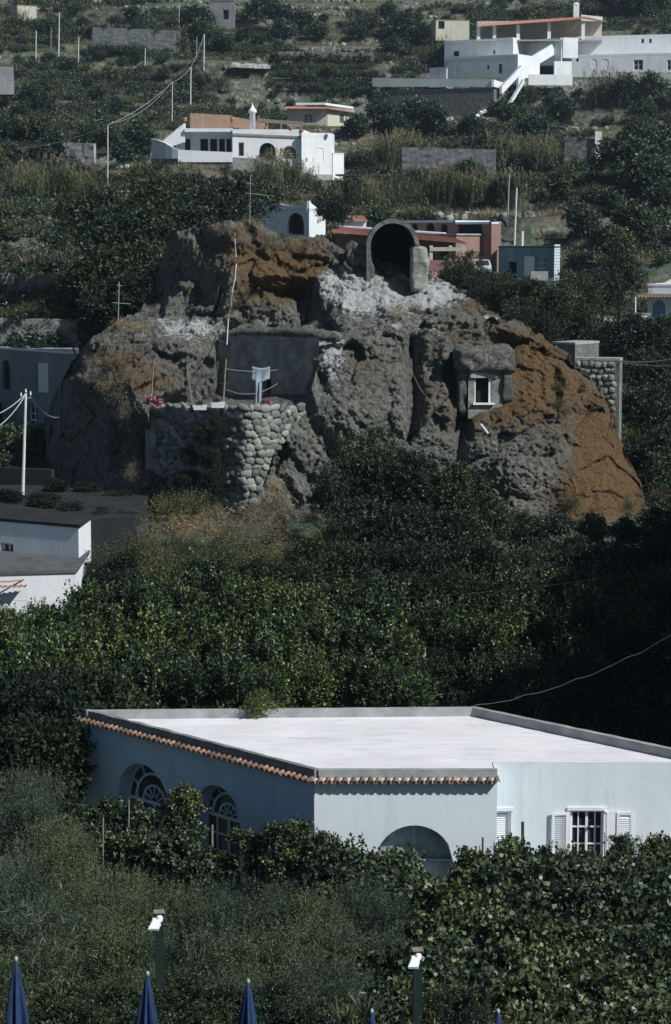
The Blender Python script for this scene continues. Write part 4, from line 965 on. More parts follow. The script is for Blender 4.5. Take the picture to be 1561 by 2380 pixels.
# utility pole with arms
up = empty('utility_pole', P(54, 1138, 108), 'pale concrete utility pole with cables, in front of the grey house', 'utility pole')
obj('pole', MB().tube([P(53, 1150, 108), P(60, 914, 108)], [.085, .06], 10), pale_pole, up)
obj('crossarm', MB().tube([P(48, 928, 108), P(72, 924, 108)], .03, 6), metal_m, up); 
for q in ((49, 921), (60, 912), (71, 918)): obj('insulator', MB().lathe(P(q[0], q[1], 108), [(.03, 0), (.05, .04), (.03, .1), (.045, .14), (.02, .18)], 8), paint_white, up)
for k, (s_, e_, sg) in enumerate(((P(60, 916, 108), P(-60, 1010, 96), .5), (P(71, 920, 108), P(150, 965, 122), .5), (P(60, 915, 108), P(-80, 975, 100), .4))):
    wire('cable', s_, e_, sg, .03, ['cable running down left from the pale utility pole', 'cable from the utility pole to the left cliff', 'second thin cable leaving the utility pole to the left'][k])

# ------------------------------------------------------------------ on the crag: poles, aerials, washing
def mast(name, px0, py0, px1, py1, Y, r, label, cat, m_=pale_pole, group=None):
    return tag(obj(name, MB().tube([P(px0, py0, Y), P(px1, py1, Y)], [r, r * .8], 7), m_, origin=P(px0, py0, Y)), label, cat, group)
mast('terrace_pole', 519, 940, 526, 834, 110.8, .05, 'pale wooden pole at the terrace corner beside the white planters', 'pole', wood)
mast('terrace_pole', 352, 935, 358, 836, 113, .04, 'thin pole rising behind the pink flowers', 'pole', wood)
mast('terrace_pole', 448, 945, 434, 850, 111.2, .035, 'thin leaning cane pole left of the white planters', 'pole', wood)
pts = [Vector(rockpt(x_, y2)) + Vector((0, -.25, .05)) for x_, y2 in ((548, 556), (551, 590), (549, 620), (545, 660), (539, 690), (535, 720), (532, 745))]
pts = [P(547, 543, 122.5)] + pts + [P(528, 800, 114.5)]
tag(obj('hose', MB().tube(pts, .026, 6), pale_pole), 'long pale hose hanging down the upper face of the crag', 'hose')
pts = [Vector(rockpt(x_, y2)) + Vector((0, -.35, 0)) for x_, y2 in ((893, 640), (895, 690), (905, 745), (935, 810), (955, 860), (975, 905), (1000, 940))]
tag(obj('thin_hose', MB().tube(pts, .018, 5), wood), 'thin wire hanging below the stone vault down the rock', 'hose')
wire('clothes_line', P(526, 857, 110.8), P(655, 858, 117.3), .12, .012, 'upper clothes line stretched to the cave front', 'clothes line')
wire('clothes_line', P(526, 905, 110.8), P(655, 884, 117.3), .45, .012, 'lower sagging clothes line in front of the cave door', 'clothes line')
tw = MB(); nxw, nyw = 14, 18
for j in range(nyw + 1):
    t = j / nyw; wdt = 42 if t < .35 else 17
    for i in range(nxw + 1):
        u = i / nxw; px = 586 + u * wdt + (6 if t >= .35 else 0); py = 851 + t * 86 + 4 * sin(u * 3)
        q = P(px, py, 114.2 + .12 * sin(u * 14 + t * 2) * t + .05 * sin(t * 9)); tw.v.append(q)
for j in range(nyw):
    for i in range(nxw): a_ = j * (nxw + 1) + i; tw.f.append((a_, a_ + 1, a_ + nxw + 2, a_ + nxw + 1))
twl = obj('hanging_sheet', tw, cloth_white, None, True); sm_ = twl.modifiers.new('thickness', 'SOLIDIFY'); sm_.thickness = .02
tag(twl, 'pale sheet hung on the clothes line before the cave door', 'sheet')
for k, (x0, x1, y0, y1) in enumerate(((448, 482, 942, 953), (490, 523, 935, 948))):
    a_ = P(x0, y1, 110.0); b2 = P(x1, y0, 110.0); w_ = b2[0] - a_[0]; h_ = b2[2] - a_[2]
    pl = empty('planter', ((a_[0] + b2[0]) / 2, 110.2, a_[2]), ['long white planter on the rubble wall, nearer the leaning cane', 'long white planter on the rubble wall, touching the corner pole'][k], 'planter', 'white planters on the rubble wall')
    bx_ = MB(); cxm, cz = (a_[0] + b2[0]) / 2, a_[2]
    vs = []
    for (e, z) in ((.42, 0), (.5, h_), (.46, h_), (.44, h_ - .05)):
        for (sx2, sy2) in ((-1, -1), (1, -1), (1, 1), (-1, 1)): vs.append((cxm + sx2 * w_ * e, 110.2 + sy2 * .16 * e * 2, cz + z))
    fs = [(3, 2, 1, 0)] + [(4 * r + i, 4 * r + (i + 1) % 4, 4 * r + 4 + (i + 1) % 4, 4 * r + 4 + i) for r in range(3) for i in range(4)] + [(12, 13, 14, 15)]
    obj('box', bx_.add(vs, fs), paint_white, pl)
    V_, F_ = crown(120 + k, (w_ * .45, .12, .1), 6, 60, .12, 7, .06, .02, 1.0); me = fastmesh('foliage', V_, F_, L_citrus); inst('foliage', me, pl, (cxm, 110.2, cz + h_ + .04))
V_, F_ = crown(130, (.85, .4, .3), 8, 120, .2, 8, .07, .025, .8); flm = fastmesh('foliage', V_, F_, L_brush)
V_, F_ = crown(131, (.9, .42, .36), 12, 34, .06, 6, .09, .045, .8); fpm = fastmesh('blossom', V_, F_, pink_flower)
fb = empty('geranium_bed', P(356, 940, 112.6), 'pink flowering geraniums at the left end of the rubble wall', 'flowers')
inst('foliage', flm, fb, P(358, 936, 112.4)); inst('blossom', fpm, fb, P(360, 935, 112.2))
fb = empty('geranium_pot', P(612, 932, 111), 'small pink geraniums on the wall before the cave door', 'flowers')
inst('foliage', flm, fb, P(622, 934, 110.6), (0, 0, 0), (.5, .5, .5)); inst('blossom', fpm, fb, P(622, 933, 110.5), (0, 0, 0), (.5, .5, .45))
# television aerials
def aerial(px, py0, py1, Y, arms, label, r=.03):
    e = empty('television_aerial', P(px, py0, Y), label, 'aerial')
    obj('mast', MB().tube([P(px, py0, Y), P(px + 2, py1, Y)], r, 6), metal_m, e)
    for (x0, ya, x1, yb) in arms:
        a_, b2 = Vector(P(x0, ya, Y)), Vector(P(x1, yb, Y)); obj('boom', MB().tube([a_, b2], .018, 5), metal_m, e)
        rb = MB()
        for t in (.05, .25, .45, .65, .85, 1.0):
            q = a_.lerp(b2, t); rb.tube([q + Vector((0, -.45 + .2 * t, 0)), q + Vector((0, .45 - .2 * t, 0))], .01, 4)
        obj('dipoles', rb, metal_m, e)
    return e
aerial(581, 522, 405, 123.5, [(572, 448, 624, 454), (574, 424, 592, 428)], 'television aerial on the summit of the crag', .02)
aerial(275, 742, 655, 121, [(262, 703, 303, 706), (272, 662, 284, 664)], 'television aerial in front of the dark trees left of the crag')
# stone hut right of crag
hut = building('stone_hut', 'rough stone hut wall at the right shoulder of the crag', 'hut', bp(1338, 1441, 900, 121, 120.4, 1.2), 5, Z(838, 120.6), stone, {}, stone, None)
blk = MB()
rq = random.Random(8)
for r_ in range(9):
    for k in range(7):
        wd_ = 15; x_ = 1340 + k * wd_ + (r_ % 2) * 6
        if x_ + wd_ > 1444: continue
        y2 = 840 + r_ * 15; q = P(x_ + wd_ / 2, y2 + 7, 120.90 - .62 * (k / 7)); s_ = MB()
        inst('stone', STN[(r_ * 3 + k) % 14], hut, (q[0] + rq.uniform(-.04, .04), q[1] + .09, q[2] + rq.uniform(-.04, .04)), (rq.uniform(-.3, .3), rq.uniform(-.5, .5), 0), (wd_ / 2 * 120 / 5100 * rq.uniform(.95, 1.25), .14, 7.3 * 120 / 5100))
wire('cable', P(1441, 838, 120.6), P(1640, 812, 112), .3, .035, 'pale rope stretched right from the stone hut')
wire('cable', P(1441, 841, 120.6), P(1640, 842, 114), .2, .015, 'thin cable below the pale rope at right')

# ------------------------------------------------------------------ houses behind the crag
pk = building('pink_house', 'pink house wing with tiled veranda roof and three small arches above', 'house', bp(775, 1060, 600, 205, 197.2, 7), Z(665, 196), Z(546, 197), pink,
    {0: [(806, 838, 560, 592, 1, 'glass', 2, 2), (996, 1010, 572, 610, 1, 'glass', 2, 2), (1022, 1044, 575, 615, 0, 'dark')]}, concrete, None)
tl_ = MB(); tiled(tl_, P(774, 541, 202.5), P(1087, 567, 194.5), P(1036, 545, 198.5), P(774, 527, 206.5), .26, .035, 7); obj('roof', tl_, terracotta_far, pk, label='long tiled veranda roof')
tl_ = MB(); tl_.tube([P(774, 526, 206.5), P(1036, 544, 198.5)], .16, 8); obj('ridge', tl_, paint_white, pk)
for px in (1003, 1048, 1078): q = P(px, 570, 194.4); obj('veranda_column', MB().box((q[0], q[1], q[2] - 1.1), (.28, .28, 2.2)), cream, pk)
cl_ = MB().bar((X(1000, 560, 194.2), 194.2), (X(1084, 560, 193.8), 193.8), Z(583, 194), Z(574, 194), .2); obj('beam', cl_, cream, pk)
rl = MB().bar((X(935, 610, 194), 194), (X(1076, 610, 193.5), 193.5), Z(640, 194), Z(604, 194), .2); obj('veranda_wall', rl, pink, pk)
tl_ = MB(); tiled(tl_, P(930, 646, 192), P(1070, 652, 192), P(1070, 636, 193.8), P(930, 630, 193.8), .26, .035, 3); obj('lower_roof', tl_, terracotta_far, pk)
building('pink_upper_floor', 'pink upper wall with three arched openings and a pale coping', 'house', bp(936, 1059, 530, 207, 203.5, 6), Z(640, 200), Z(512, 203), pink,
    {0: [(955, 972, 518, 540, 1, 'dark'), (990, 1011, 517, 541, 1, 'dark'), (1025, 1041, 519, 540, 1, 'dark')]}, concrete, (.15, .3, paint_shade), root=pk)
building('pink_tower', 'pink end block with a broad dark roof terrace opening', 'house', bp(1059, 1143, 570, 203.5, 199.8, 1.2), Z(665, 199), Z(516, 200.5), pink,
    {0: [(1064, 1122, 521, 547, 0, 'dark'), (1082, 1124, 589, 624, 0, 'glass', 4, 1)]}, concrete, (.15, .3, paint_shade), root=pk)
sr = building('small_tiled_house', 'tiny white house with a red tiled roof behind the pink house', 'house', bp(800, 852, 518, 209, 209, 3), 15, Z(514, 209), far_white, {}, concrete, None)
tl_ = MB(); tiled(tl_, P(803, 515, 208.6), P(856, 515, 208.6), P(846, 501, 211), P(808, 501, 211), .26, .04, 4); obj('tiled_roof', tl_, terracotta_far, sr)
# blue shed
sh = building('blue_shed', 'blue-green board shed with a thin dark flat roof and white shuttered window', 'shed', [(X(1160, 610, 196), 196), (X(1289, 610, 191.6), 191.6), (X(1302, 610, 195.0), 195.0), (X(1166, 610, 200), 200)], Z(665, 193), Z(575, 193.3), shed_blue,
    {0: [(1218, 1243, 595, 641, 0, 'shutter'), (1246, 1270, 598, 624, 0, 'glass', 3, 2), (1182, 1202, 608, 650, 0, 'dark')]}, concrete_dark, None)
A_, B_ = Vector((X(1289, 610, 191.6), 191.6)), Vector((X(1302, 610, 195.0), 195.0))
for k in range(14):
    z_ = Z(660, 193) + k * .25; obj('weatherboard', MB().bar(A_, B_, z_, z_ + .2, .03, -.03), paint_shade, sh)
tag(obj('vent_pipe', MB().tube([P(1214, 574, 196), P(1215, 537, 196)], .14, 8), pale_pole), 'white vent pipe behind the blue shed', 'pipe')
WB = []
def stonewall(name, px0, px1, Y0, Y1, pyt0, pyt1, dep, label, m_=stone_far, th=.6, cat='stone wall'):
    """broken-topped masonry wall with courses of rough blocks"""
    A2 = Vector((X(px0, pyt0, Y0), Y0)); B2 = Vector((X(px1, pyt1, Y1), Y1)); L_ = (B2 - A2).length; d = (B2 - A2) / L_; inn = Vector((-d.y, d.x))
    za, zb2 = Z(pyt0, Y0), Z(pyt1, Y1); n_ = max(4, int(L_ / .45)); rows_ = max(3, int(dep / .4)); mb = MB()
    for j in range(rows_ + 1):
        for i in range(n_ + 1):
            t = i / n_; q = A2.lerp(B2, t); zt = za + (zb2 - za) * t + (.12 * noise.noise(Vector((i * .6, Y0, 0))) if j == rows_ else 0)
            e = .13 * noise.noise(Vector((i * .9, j * .9, Y0))); z_ = zt - dep * (1 - j / rows_); p = q + inn * e; mb.v.append((p.x, p.y, z_))
    for j in range(rows_):
        for i in range(n_): a_ = j * (n_ + 1) + i; mb.f.append((a_, a_ + 1, a_ + n_ + 2, a_ + n_ + 1))
    k = len(mb.v)
    for i in range(n_ + 1):
        p = mb.v[rows_ * (n_ + 1) + i]; mb.v.append((p[0] + inn.x * th, p[1] + inn.y * th, p[2] - .03))
    for i in range(n_): a_ = rows_ * (n_ + 1) + i; mb.f.append((a_, a_ + 1, k + i + 1, k + i))
    k2 = len(mb.v)
    for i in (0, n_):
        p = mb.v[i]; mb.v.append((p[0] + inn.x * th, p[1] + inn.y * th, p[2]))
    mb.f.append((0, rows_ * (n_ + 1), k, k2)); mb.f.append((n_, k2 + 1, k + n_, rows_ * (n_ + 1) + n_))
    if name in ('terrace_wall', 'ruined_wall'):
        for i in range(int(L_ / 1.3)):
            q = A2 + d * (i * 1.3 + rs.uniform(-.5, .5)) - inn * rs.uniform(.5, 1.6)
            WB.append((q.x, q.y, max(gz(q.x, q.y), za - dep - .2), rs.uniform(.6, 1.9)))
            if rs.random() < .5: WB.append((q.x + inn.x * 1.4, q.y + inn.y * 1.4, za + .1, rs.uniform(.4, .9)))
    return tag(obj(name, mb, m_, origin=(A2.x, A2.y, za - dep)), label, cat)
stonewall('stone_wall', 1160, 1284, 189, 188, 645, 645, 2.4, 'rough stone wall below the blue shed')
rq = random.Random(9)
pbk = MB().box((0, 0, 0), (.5, .34, .26)); pbm = bpy.data.meshes.new('pale_block'); pbm.from_pydata(pbk.v, [], pbk.f); pbm.materials.append(stone_light)
stk = empty('block_stack', P(1256, 652, 188.6), 'stack of pale building blocks in front of the blue shed', 'block stack')
for j in range(3):
    for i in range(3):
        q = P(1241 + i * 14 + rq.uniform(-1, 1), 648 - j * 7.2, 188.2); inst('block', pbm, stk, q, (0, 0, rq.uniform(-.1, .1)))
# car
ca_ = P(1120, 640, 193); car = empty('parked_car', ca_, 'small silver car parked between the pink house and the blue shed', 'car')
prof = [(-1.7, .35), (-1.75, .75), (-1.1, .9), (-.75, 1.35), (.75, 1.4), (1.35, .95), (1.72, .85), (1.75, .35)]
cb = MB(); hw = .78; n_ = len(prof)
cb.v += [(ca_[0] + hw * (.82 if z > 1.2 else 1) * s_, ca_[1] + y * .9, ca_[2] + z) for s_ in (-1, 1) for (y, z) in prof]; cb.f += [(i, i + 1, n_ + i + 1, n_ + i) for i in range(n_ - 1)] + [tuple(range(n_))[::-1], tuple(range(n_, 2 * n_)), (0, n_, 2 * n_ - 1, n_ - 1)]
obj('body', cb, car_paint, car)
wd = MB().poly([(ca_[0] - .62, ca_[1] - 1.03, ca_[2] + .93), (ca_[0] + .62, ca_[1] - 1.03, ca_[2] + .93), (ca_[0] + .55, ca_[1] - .72, ca_[2] + 1.32), (ca_[0] - .55, ca_[1] - .72, ca_[2] + 1.32)]); obj('windscreen', wd, glassm, car)
for sx_ in (-1, 1):
    for sy_ in (-1, 1): obj('wheel', MB().tube([(ca_[0] + sx_ * .62, ca_[1] + sy_ * 1.0, ca_[2] + .3), (ca_[0] + sx_ * .80, ca_[1] + sy_ * 1.0, ca_[2] + .3)], .3, 14), rubber, car)
    obj('headlight', MB().box((ca_[0] + sx_ * .55, ca_[1] - 1.59, ca_[2] + .66), (.28, .06, .14)), paint_white, car)
# white house with the swooping parapet
Ysw = 219
swp = building('curved_parapet_house', 'white house with a curved swooping parapet and a dark arch, behind the crag', 'house', [(X(600, 500, Ysw), Ysw), (X(719, 500, Ysw - 4.4), Ysw - 4.4), (X(757, 500, Ysw + 0.4), Ysw + 0.4), (X(640, 500, Ysw + 6), Ysw + 6)], 14, Z(488, Ysw), far_white, {0: [(668, 707, 494, 545, 1, 'dark')]}, roof_white, None)
sw = MB(); Aq, Bq, Cq = Vector((X(600, 480, Ysw), Ysw)), Vector((X(719, 480, Ysw - 4.4), Ysw - 4.4)), Vector((X(757, 480, Ysw + 0.4), Ysw + 0.4))
def swoop(a_, b2, tops):
    n_ = len(tops) - 1
    for i in range(n_):
        p, q = a_.lerp(b2, i / n_), a_.lerp(b2, (i + 1) / n_); sw.bar(p, q, Z(490, p.y), Z(tops[i], p.y), .25, -.01, Z(490, q.y), Z(tops[i + 1], q.y))
swoop(Aq, Bq, [462, 463, 465, 468, 472, 475, 477, 478, 477, 474, 466]); swoop(Bq, Cq, [466, 474, 480, 482, 479, 472])
obj('parapet', sw, far_white, swp)
# right-hand house
rh = building('corner_white_house', 'white house with a blue arched door at the right edge', 'house', bp(1506, 1660, 720, 182, 180, 6), 9, Z(686, 181.5), far_white, {0: [(1518, 1548, 697, 740, 1, 'bluedoor')]}, concrete, None)
tl_ = MB(); tiled(tl_, P(1484, 691, 180.6), P(1660, 691, 179), P(1660, 685, 181.6), P(1484, 685, 183), .26, .035, 3); obj('eave_roof', tl_, terracotta_far, rh)
building('corner_white_house_upper', 'white upper storey set back above the tiled eave at the right edge', 'house', bp(1508, 1660, 670, 184, 182, 5), Z(700, 183), Z(664, 183), far_white, {}, roof_white, None, root=rh)
sw = MB(); a_ = Vector((X(1530, 650, 186), 186)); b2 = Vector((X(1640, 650, 185), 185))
swoop2 = [664, 655, 645, 632, 628, 628, 628]
for i in range(6):
    p, q = a_.lerp(b2, i / 6), a_.lerp(b2, (i + 1) / 6); sw.bar(p, q, Z(668, p.y), Z(swoop2[i], p.y), .4, 0, Z(668, q.y), Z(swoop2[i + 1], q.y))
tag(obj('curved_wall', sw, far_white, origin=P(1560, 668, 186)), 'white wall curving up above the house at the right edge', 'wall')
mast('porch_post', 1478, 760, 1478, 690, 180, .08, 'slim white porch post of the corner white house', 'post')
building('porch_terrace', 'low white terrace wall beneath the porch of the right-hand house', 'wall', bp(1480, 1512, 748, 179.5, 179.3, 1), 9, Z(732, 179.4), far_white, {}, concrete, None)
stonewall('ramp_wall', 1350, 1480, 172, 176, 800, 738, 4, 'sloping grey ramp wall left of the right-hand house', far_grey)
building('low_shed', 'low pale-topped shed just behind the right shoulder of the crag', 'shed', bp(1285, 1338, 800, 140, 139, 3), 6, Z(800, 139.5), stone_far, {}, concrete, None)

# ------------------------------------------------------------------ villa on the middle terrace
Yv = 308.0
v1 = building('villa', 'white villa with two arched openings and a chimney on its terrace, left of centre', 'villa', [(X(541, 350, Yv), Yv), (X(701, 350, Yv + .6), Yv + .6), (X(720, 350, Yv + 8), Yv + 8), (X(541, 350, Yv + 8), Yv + 8)], Z(392, Yv), Z(300, Yv), far_white,
    {0: [(555, 568, 330, 362, 0, 'glass', 1, 1), (603, 641, 331, 371, 1, 'dark'), (657, 691, 338, 369, 1, 'glass', 2, 2)]}, roof_white, (.5, .3, far_white), depth=.8)
b_ = MB().bar((X(541, 340, Yv), Yv), (X(701, 340, Yv + .6), Yv + .6), Z(314, Yv), Z(309, Yv), .15, -.15, Z(320, Yv), Z(315, Yv)); obj('cornice', b_, far_grey, v1)
q = op_((X(541, 350, Yv), Yv), (X(701, 350, Yv + .6), Yv + .6), 600, 644, 331, 373); b_ = MB().bar((X(600, 372, Yv), Yv), (X(644, 372, Yv), Yv), Z(376, Yv), Z(371, Yv), .3, -.3); obj('sill', b_, concrete, v1)
q = P(594, 300, Yv + 3); 
ch = MB().lathe((q[0] - .4, q[1], Z(300, Yv + 3)), [(.42, -.8), (.40, 2.2), (.55, 2.3), (.62, 2.55), (.5, 2.7), (.28, 3.0), (.12, 3.3), (.05, 3.6)], 14); obj('chimney', ch, far_white, v1, True)
building('villa_wing', 'bright white end block of the villa with a closed window', 'villa', [(X(701.5, 360, Yv - .4), Yv - .4), (X(773, 360, Yv + 1.6), Yv + 1.6), (X(778, 360, Yv + 7), Yv + 7), (X(702, 360, Yv + 7), Yv + 7)], Z(420, Yv), Z(308, Yv), far_white, {0: [(737, 753, 343, 376, .4, 'shutter')]}, roof_white, (.5, .3, far_white), root=v1)
building('villa_annex', 'low bright annex stepping down right of the villa', 'villa', bp(774, 800, 380, Yv + 1.5, Yv + 3, 4), Z(420, Yv), Z(357, Yv + 2), far_white, {}, roof_white, None, root=v1)
vb = v1
building('villa_veranda', 'shaded recessed veranda with dark glazing left of the villa', 'veranda', bp(409, 541, 330, Yv + 2.5, Yv + 2.5, 5), Z(380, Yv), Z(300, Yv + 2), far_white, {0: [(430, 443, 322, 356, 0, 'dark'), (466, 484, 322, 358, 0, 'dark'), (489, 505, 322, 358, 0, 'dark'), (510, 523, 322, 358, 0, 'dark'), (527, 538, 322, 358, 0, 'dark')]}, roof_white, (.5, .3, far_white), root=v1)
b_ = MB().bar((X(430, 300, Yv + 1), Yv + 1), (X(541, 305, Yv + 1), Yv + 1), Z(305, Yv), Z(297, Yv), 1.6, -.4); obj('veranda_roof', b_, far_white, vb)
# curved terrace parapet, terrace base, stairs
tw_ = MB(); seg = [(352, 322, 307), (368, 325, 305), (385, 332, 304), (400, 341, 303.4), (414, 347, 303), (470, 350, 303), (541, 353, 303)]
for i in range(len(seg) - 1):
    (x0, t0, Y0), (x1, t1, Y1) = seg[i], seg[i + 1]; tw_.bar((X(x0, t0, Y0), Y0), (X(x1, t1, Y1), Y1), Z(368 if i < 4 else 376, Y0), Z(t0, Y0), .3, 0, Z(368 if i < 4 else 376, Y1), Z(t1, Y1))
obj('terrace_parapet', tw_, far_white, v1, label='white curved parapet wall before the villa veranda')
tf = MB().prism([(X(352, 370, 307), 307), (X(414, 370, 303.2), 303.2), (X(541, 370, 303.2), 303.2), (X(610, 370, Yv - .1), Yv - .1), (X(541, 370, Yv + 3), Yv + 3), (X(352, 370, Yv + 5), Yv + 5)], Z(425, 305), Z(366, 305)); obj('villa_terrace', tf, stone_far, v1, label='stone terrace base beneath the villa veranda')
bs = MB().bar((X(611, 400, Yv + .4), Yv + .4), (X(692, 400, Yv + .8), Yv + .8), Z(428, Yv), Z(392.5, Yv), 4, 0); obj('undercroft', bs, dark_in, v1, label='dark undercroft below the villa')
for px in (611, 640, 668, 692): q = P(px, 410, Yv); obj('pier', MB().box((q[0], q[1], Z(408, Yv)), (.4, .5, Z(392, Yv) - Z(424, Yv))), concrete, v1)
b_ = MB().bar((X(691, 400, Yv - .8), Yv - .8), (X(772, 400, Yv + 1.1), Yv + 1.1), Z(432, Yv), Z(404, Yv), .5, 0); obj('base_wall', b_, stone_light, v1, label='pale stone base wall under the villa end block')
st_ = MB(); n_ = 12
for i in range(n_):
    t = i / n_; x0, x1 = 372 + 58 * t, 372 + 58 * (t + 1 / n_); y0 = 330 - 48 * t
    st_.bar((X(x0, y0, Yv + 1), Yv + 1), (X(x1, y0, Yv + 1), Yv + 1), Z(348 - 20 * t, Yv + 1), Z(y0, Yv + 1), .5 + 1.0, 0)
obj('villa_stairs', st_, far_white, v1, label='white outside stairs climbing to the villa roof terrace')
b_ = MB().bar((X(442, 280, Yv + 5), Yv + 5), (X(538, 280, Yv + 5), Yv + 5), Z(300, Yv + 5), Z(262, Yv + 5), .2, 0, Z(300, Yv + 5), Z(267, Yv + 5)); b_.bar((X(539, 280, Yv + 5), Yv + 5), (X(617, 280, Yv + 5), Yv + 5), Z(300, Yv + 5), Z(270, Yv + 5), .2, 0, Z(300, Yv + 5), Z(283, Yv + 5))
obj('reed_screen', b_, tanwall, v1, label='orange-tan screen wall along the villa roof terrace')
pg = v1
for px in (445, 480, 538, 600, 622, 654, 686, 700): obj('pergola_post', MB().tube([P(px, 300, Yv + 3), P(px, 283 if px > 600 else 268, Yv + 3)], .09, 5), wood, pg)
for k in range(4): obj('pergola_rail', MB().tube([P(600, 276 + k * 2, Yv + 2 + k), P(705, 284 + k * 2, Yv + 2 + k)], .07, 4), wood, pg)
for px in (618, 676, 702, 732, 771):
    q = P(px, 302, Yv + .5); tag(obj('clay_pot', MB().lathe((q[0], q[1] + .1, Z(303 if px < 700 else 308, Yv + .5) + .02), [(.16, 0), (.3, .35), (.24, .5)], 8), terracotta_far, origin=q), 'clay pot on the villa parapet', 'pot', 'clay pots on the villa parapet')
for px in (430, 541): q = P(px, 278, Yv + 3); tag(obj('clay_pot', MB().lathe((q[0], q[1], Z(282, Yv + 3)), [(.2, 0), (.36, .4), (.28, .6)], 8), terracotta_far, origin=q), 'clay pot on the villa parapet', 'pot', 'clay pots on the villa parapet')
# low cream house behind
lc = building('cream_house', 'low cream house with a pale flat roof edge, just above and right of the villa', 'house', [(X(668, 270, 348), 348), (X(762, 270, 347), 347), (X(824, 270, 352), 352), (X(720, 270, 356), 356)], Z(298, 347), Z(252, 348), cream, {0: [(706, 728, 262, 284, 1, 'glass', 2, 2)], 1: [(790, 800, 265, 285, 0, 'greydoor')]}, concrete, None)
rb_ = MB()
tiled(rb_, P(658, 252, 347), P(765, 253, 346), P(761, 248, 346.9), P(668, 247, 348), .3, .03, 2); tiled(rb_, P(765, 253, 346), P(836, 264, 352), P(826, 259, 352.6), P(761, 248, 346.9), .3, .03, 2); obj('tiled_roof', rb_, terracotta_far, lc)
rb_ = MB(); rb_.bar((X(688, 240, 349), 349), (X(757, 240, 348.4), 348.4), Z(243, 349), Z(238, 349), .3); rb_.bar((X(757, 240, 348.4), 348.4), (X(822, 250, 353), 353), Z(243, 348.4), Z(238, 348.4), .3, 0, Z(252, 353), Z(247, 353)); obj('parapet', rb_, far_white, lc)
stonewall('rubble_wall_low', 776, 870, 362, 362, 246, 250, 4, 'grey wall between the cream house and the tall retaining wall', far_grey)

# ------------------------------------------------------------------ big villa at the top right
Yt = 412.0
rt_ = building('retaining_wall', 'tall dark stone retaining wall with a white band below the upper villa', 'retaining wall', [(X(866, 240, Yt + 8), Yt + 8), (X(1149, 240, Yt - 4), Yt - 4), (X(1180, 240, Yt + 7), Yt + 7), (X(880, 240, Yt + 16), Yt + 16)], Z(290, Yt), Z(203, Yt - 4), stone_far, {}, stone_far, None)
wbn = MB(); A_, B_, C_ = Vector((X(866, 190, Yt + 8), Yt + 8)), Vector((X(1149, 190, Yt - 4), Yt - 4)), Vector((X(1180, 190, Yt + 7), Yt + 7))
wbn.bar(A_, B_, Z(202, Yt + 8) + .1, Z(180, Yt + 8), .4, .05, Z(202, Yt - 4) + .1, Z(184, Yt - 4)); wbn.bar(B_, C_, Z(202, Yt - 4) + .1, Z(184, Yt - 4), .4, .05, Z(205, Yt + 7), Z(194, Yt + 7)); obj('white_band', wbn, far_white, rt_)
uv = empty('upper_villa', P(1180, 178, 425), 'large white stepped villa with loggia and long right wing at the top right', 'villa')
def tb_(name, label, px0, px1, pyt, pyb, Y0, Y1, dep, side=None, ops=None, par=True, cat='villa', mt=far_white):
    pts = [(X(px0, pyt, Y0), Y0), (X(px1, pyt, Y1), Y1), (X(side or px1, pyt, Y1 + dep), Y1 + dep), (X(px0, pyt, Y0 + dep), Y0 + dep)]
    return building(name, label, cat, pts, Z(pyb, Y0) - 2, Z(pyt, Y1), mt, ops or {}, roof_white, (.4, .3, mt) if par else None, root=uv)
tb_('upper_villa_lower_floor', 'lower white storey of the upper villa, behind the white band', 1039, 1205, 125, 178, 428, 419.5, 7, 1256, {0: [(1160, 1168, 148, 170, 0, 'greydoor'), (1133, 1138, 150, 160, 0, 'dark'), (1098, 1106, 152, 172, .4, 'shutter'), (1060, 1068, 152, 172, .4, 'shutter')]})
tb_('upper_villa_low_wall', 'small bright wall at the left foot of the upper villa', 999, 1039, 157, 178, 418, 416, 4, 1041, par=False)
tb_('upper_villa_middle_floor', 'middle white storey of the upper villa below the loggia', 1034, 1194, 86, 133, 437, 429, 7, 1222, {0: [(1147, 1152, 116, 125, 0, 'dark'), (1055, 1068, 118, 130, 0, 'dark'), (1110, 1122, 112, 130, 1, 'shutter')]})
tb_('upper_villa_link', 'white linking wall behind the bright stair of the upper villa', 1216, 1306, 87, 130, 436, 431, 4, 1310)
tb_('upper_villa_right_wing', 'upper storey of the long white wing at the top right', 1306, 1640, 77, 121, 436, 429, 8, ops={0: [(1347, 1353, 88, 97, 0, 'dark'), (1492, 1498, 89, 99, 0, 'dark'), (1510, 1516, 89, 99, 0, 'dark')]})
tb_('upper_villa_right_base', 'ground storey of the long white wing with pale doors', 1330, 1640, 120, 165, 430, 423, 7, ops={0: [(1340, 1346, 133, 142, 0, 'dark'), (1375, 1389, 136, 158, 1, 'shutter'), (1400, 1416, 136, 160, .5, 'shutter'), (1474, 1496, 138, 162, 0, 'glass', 2, 2), (1552, 1561, 138, 162, 0, 'glass', 1, 2)]})
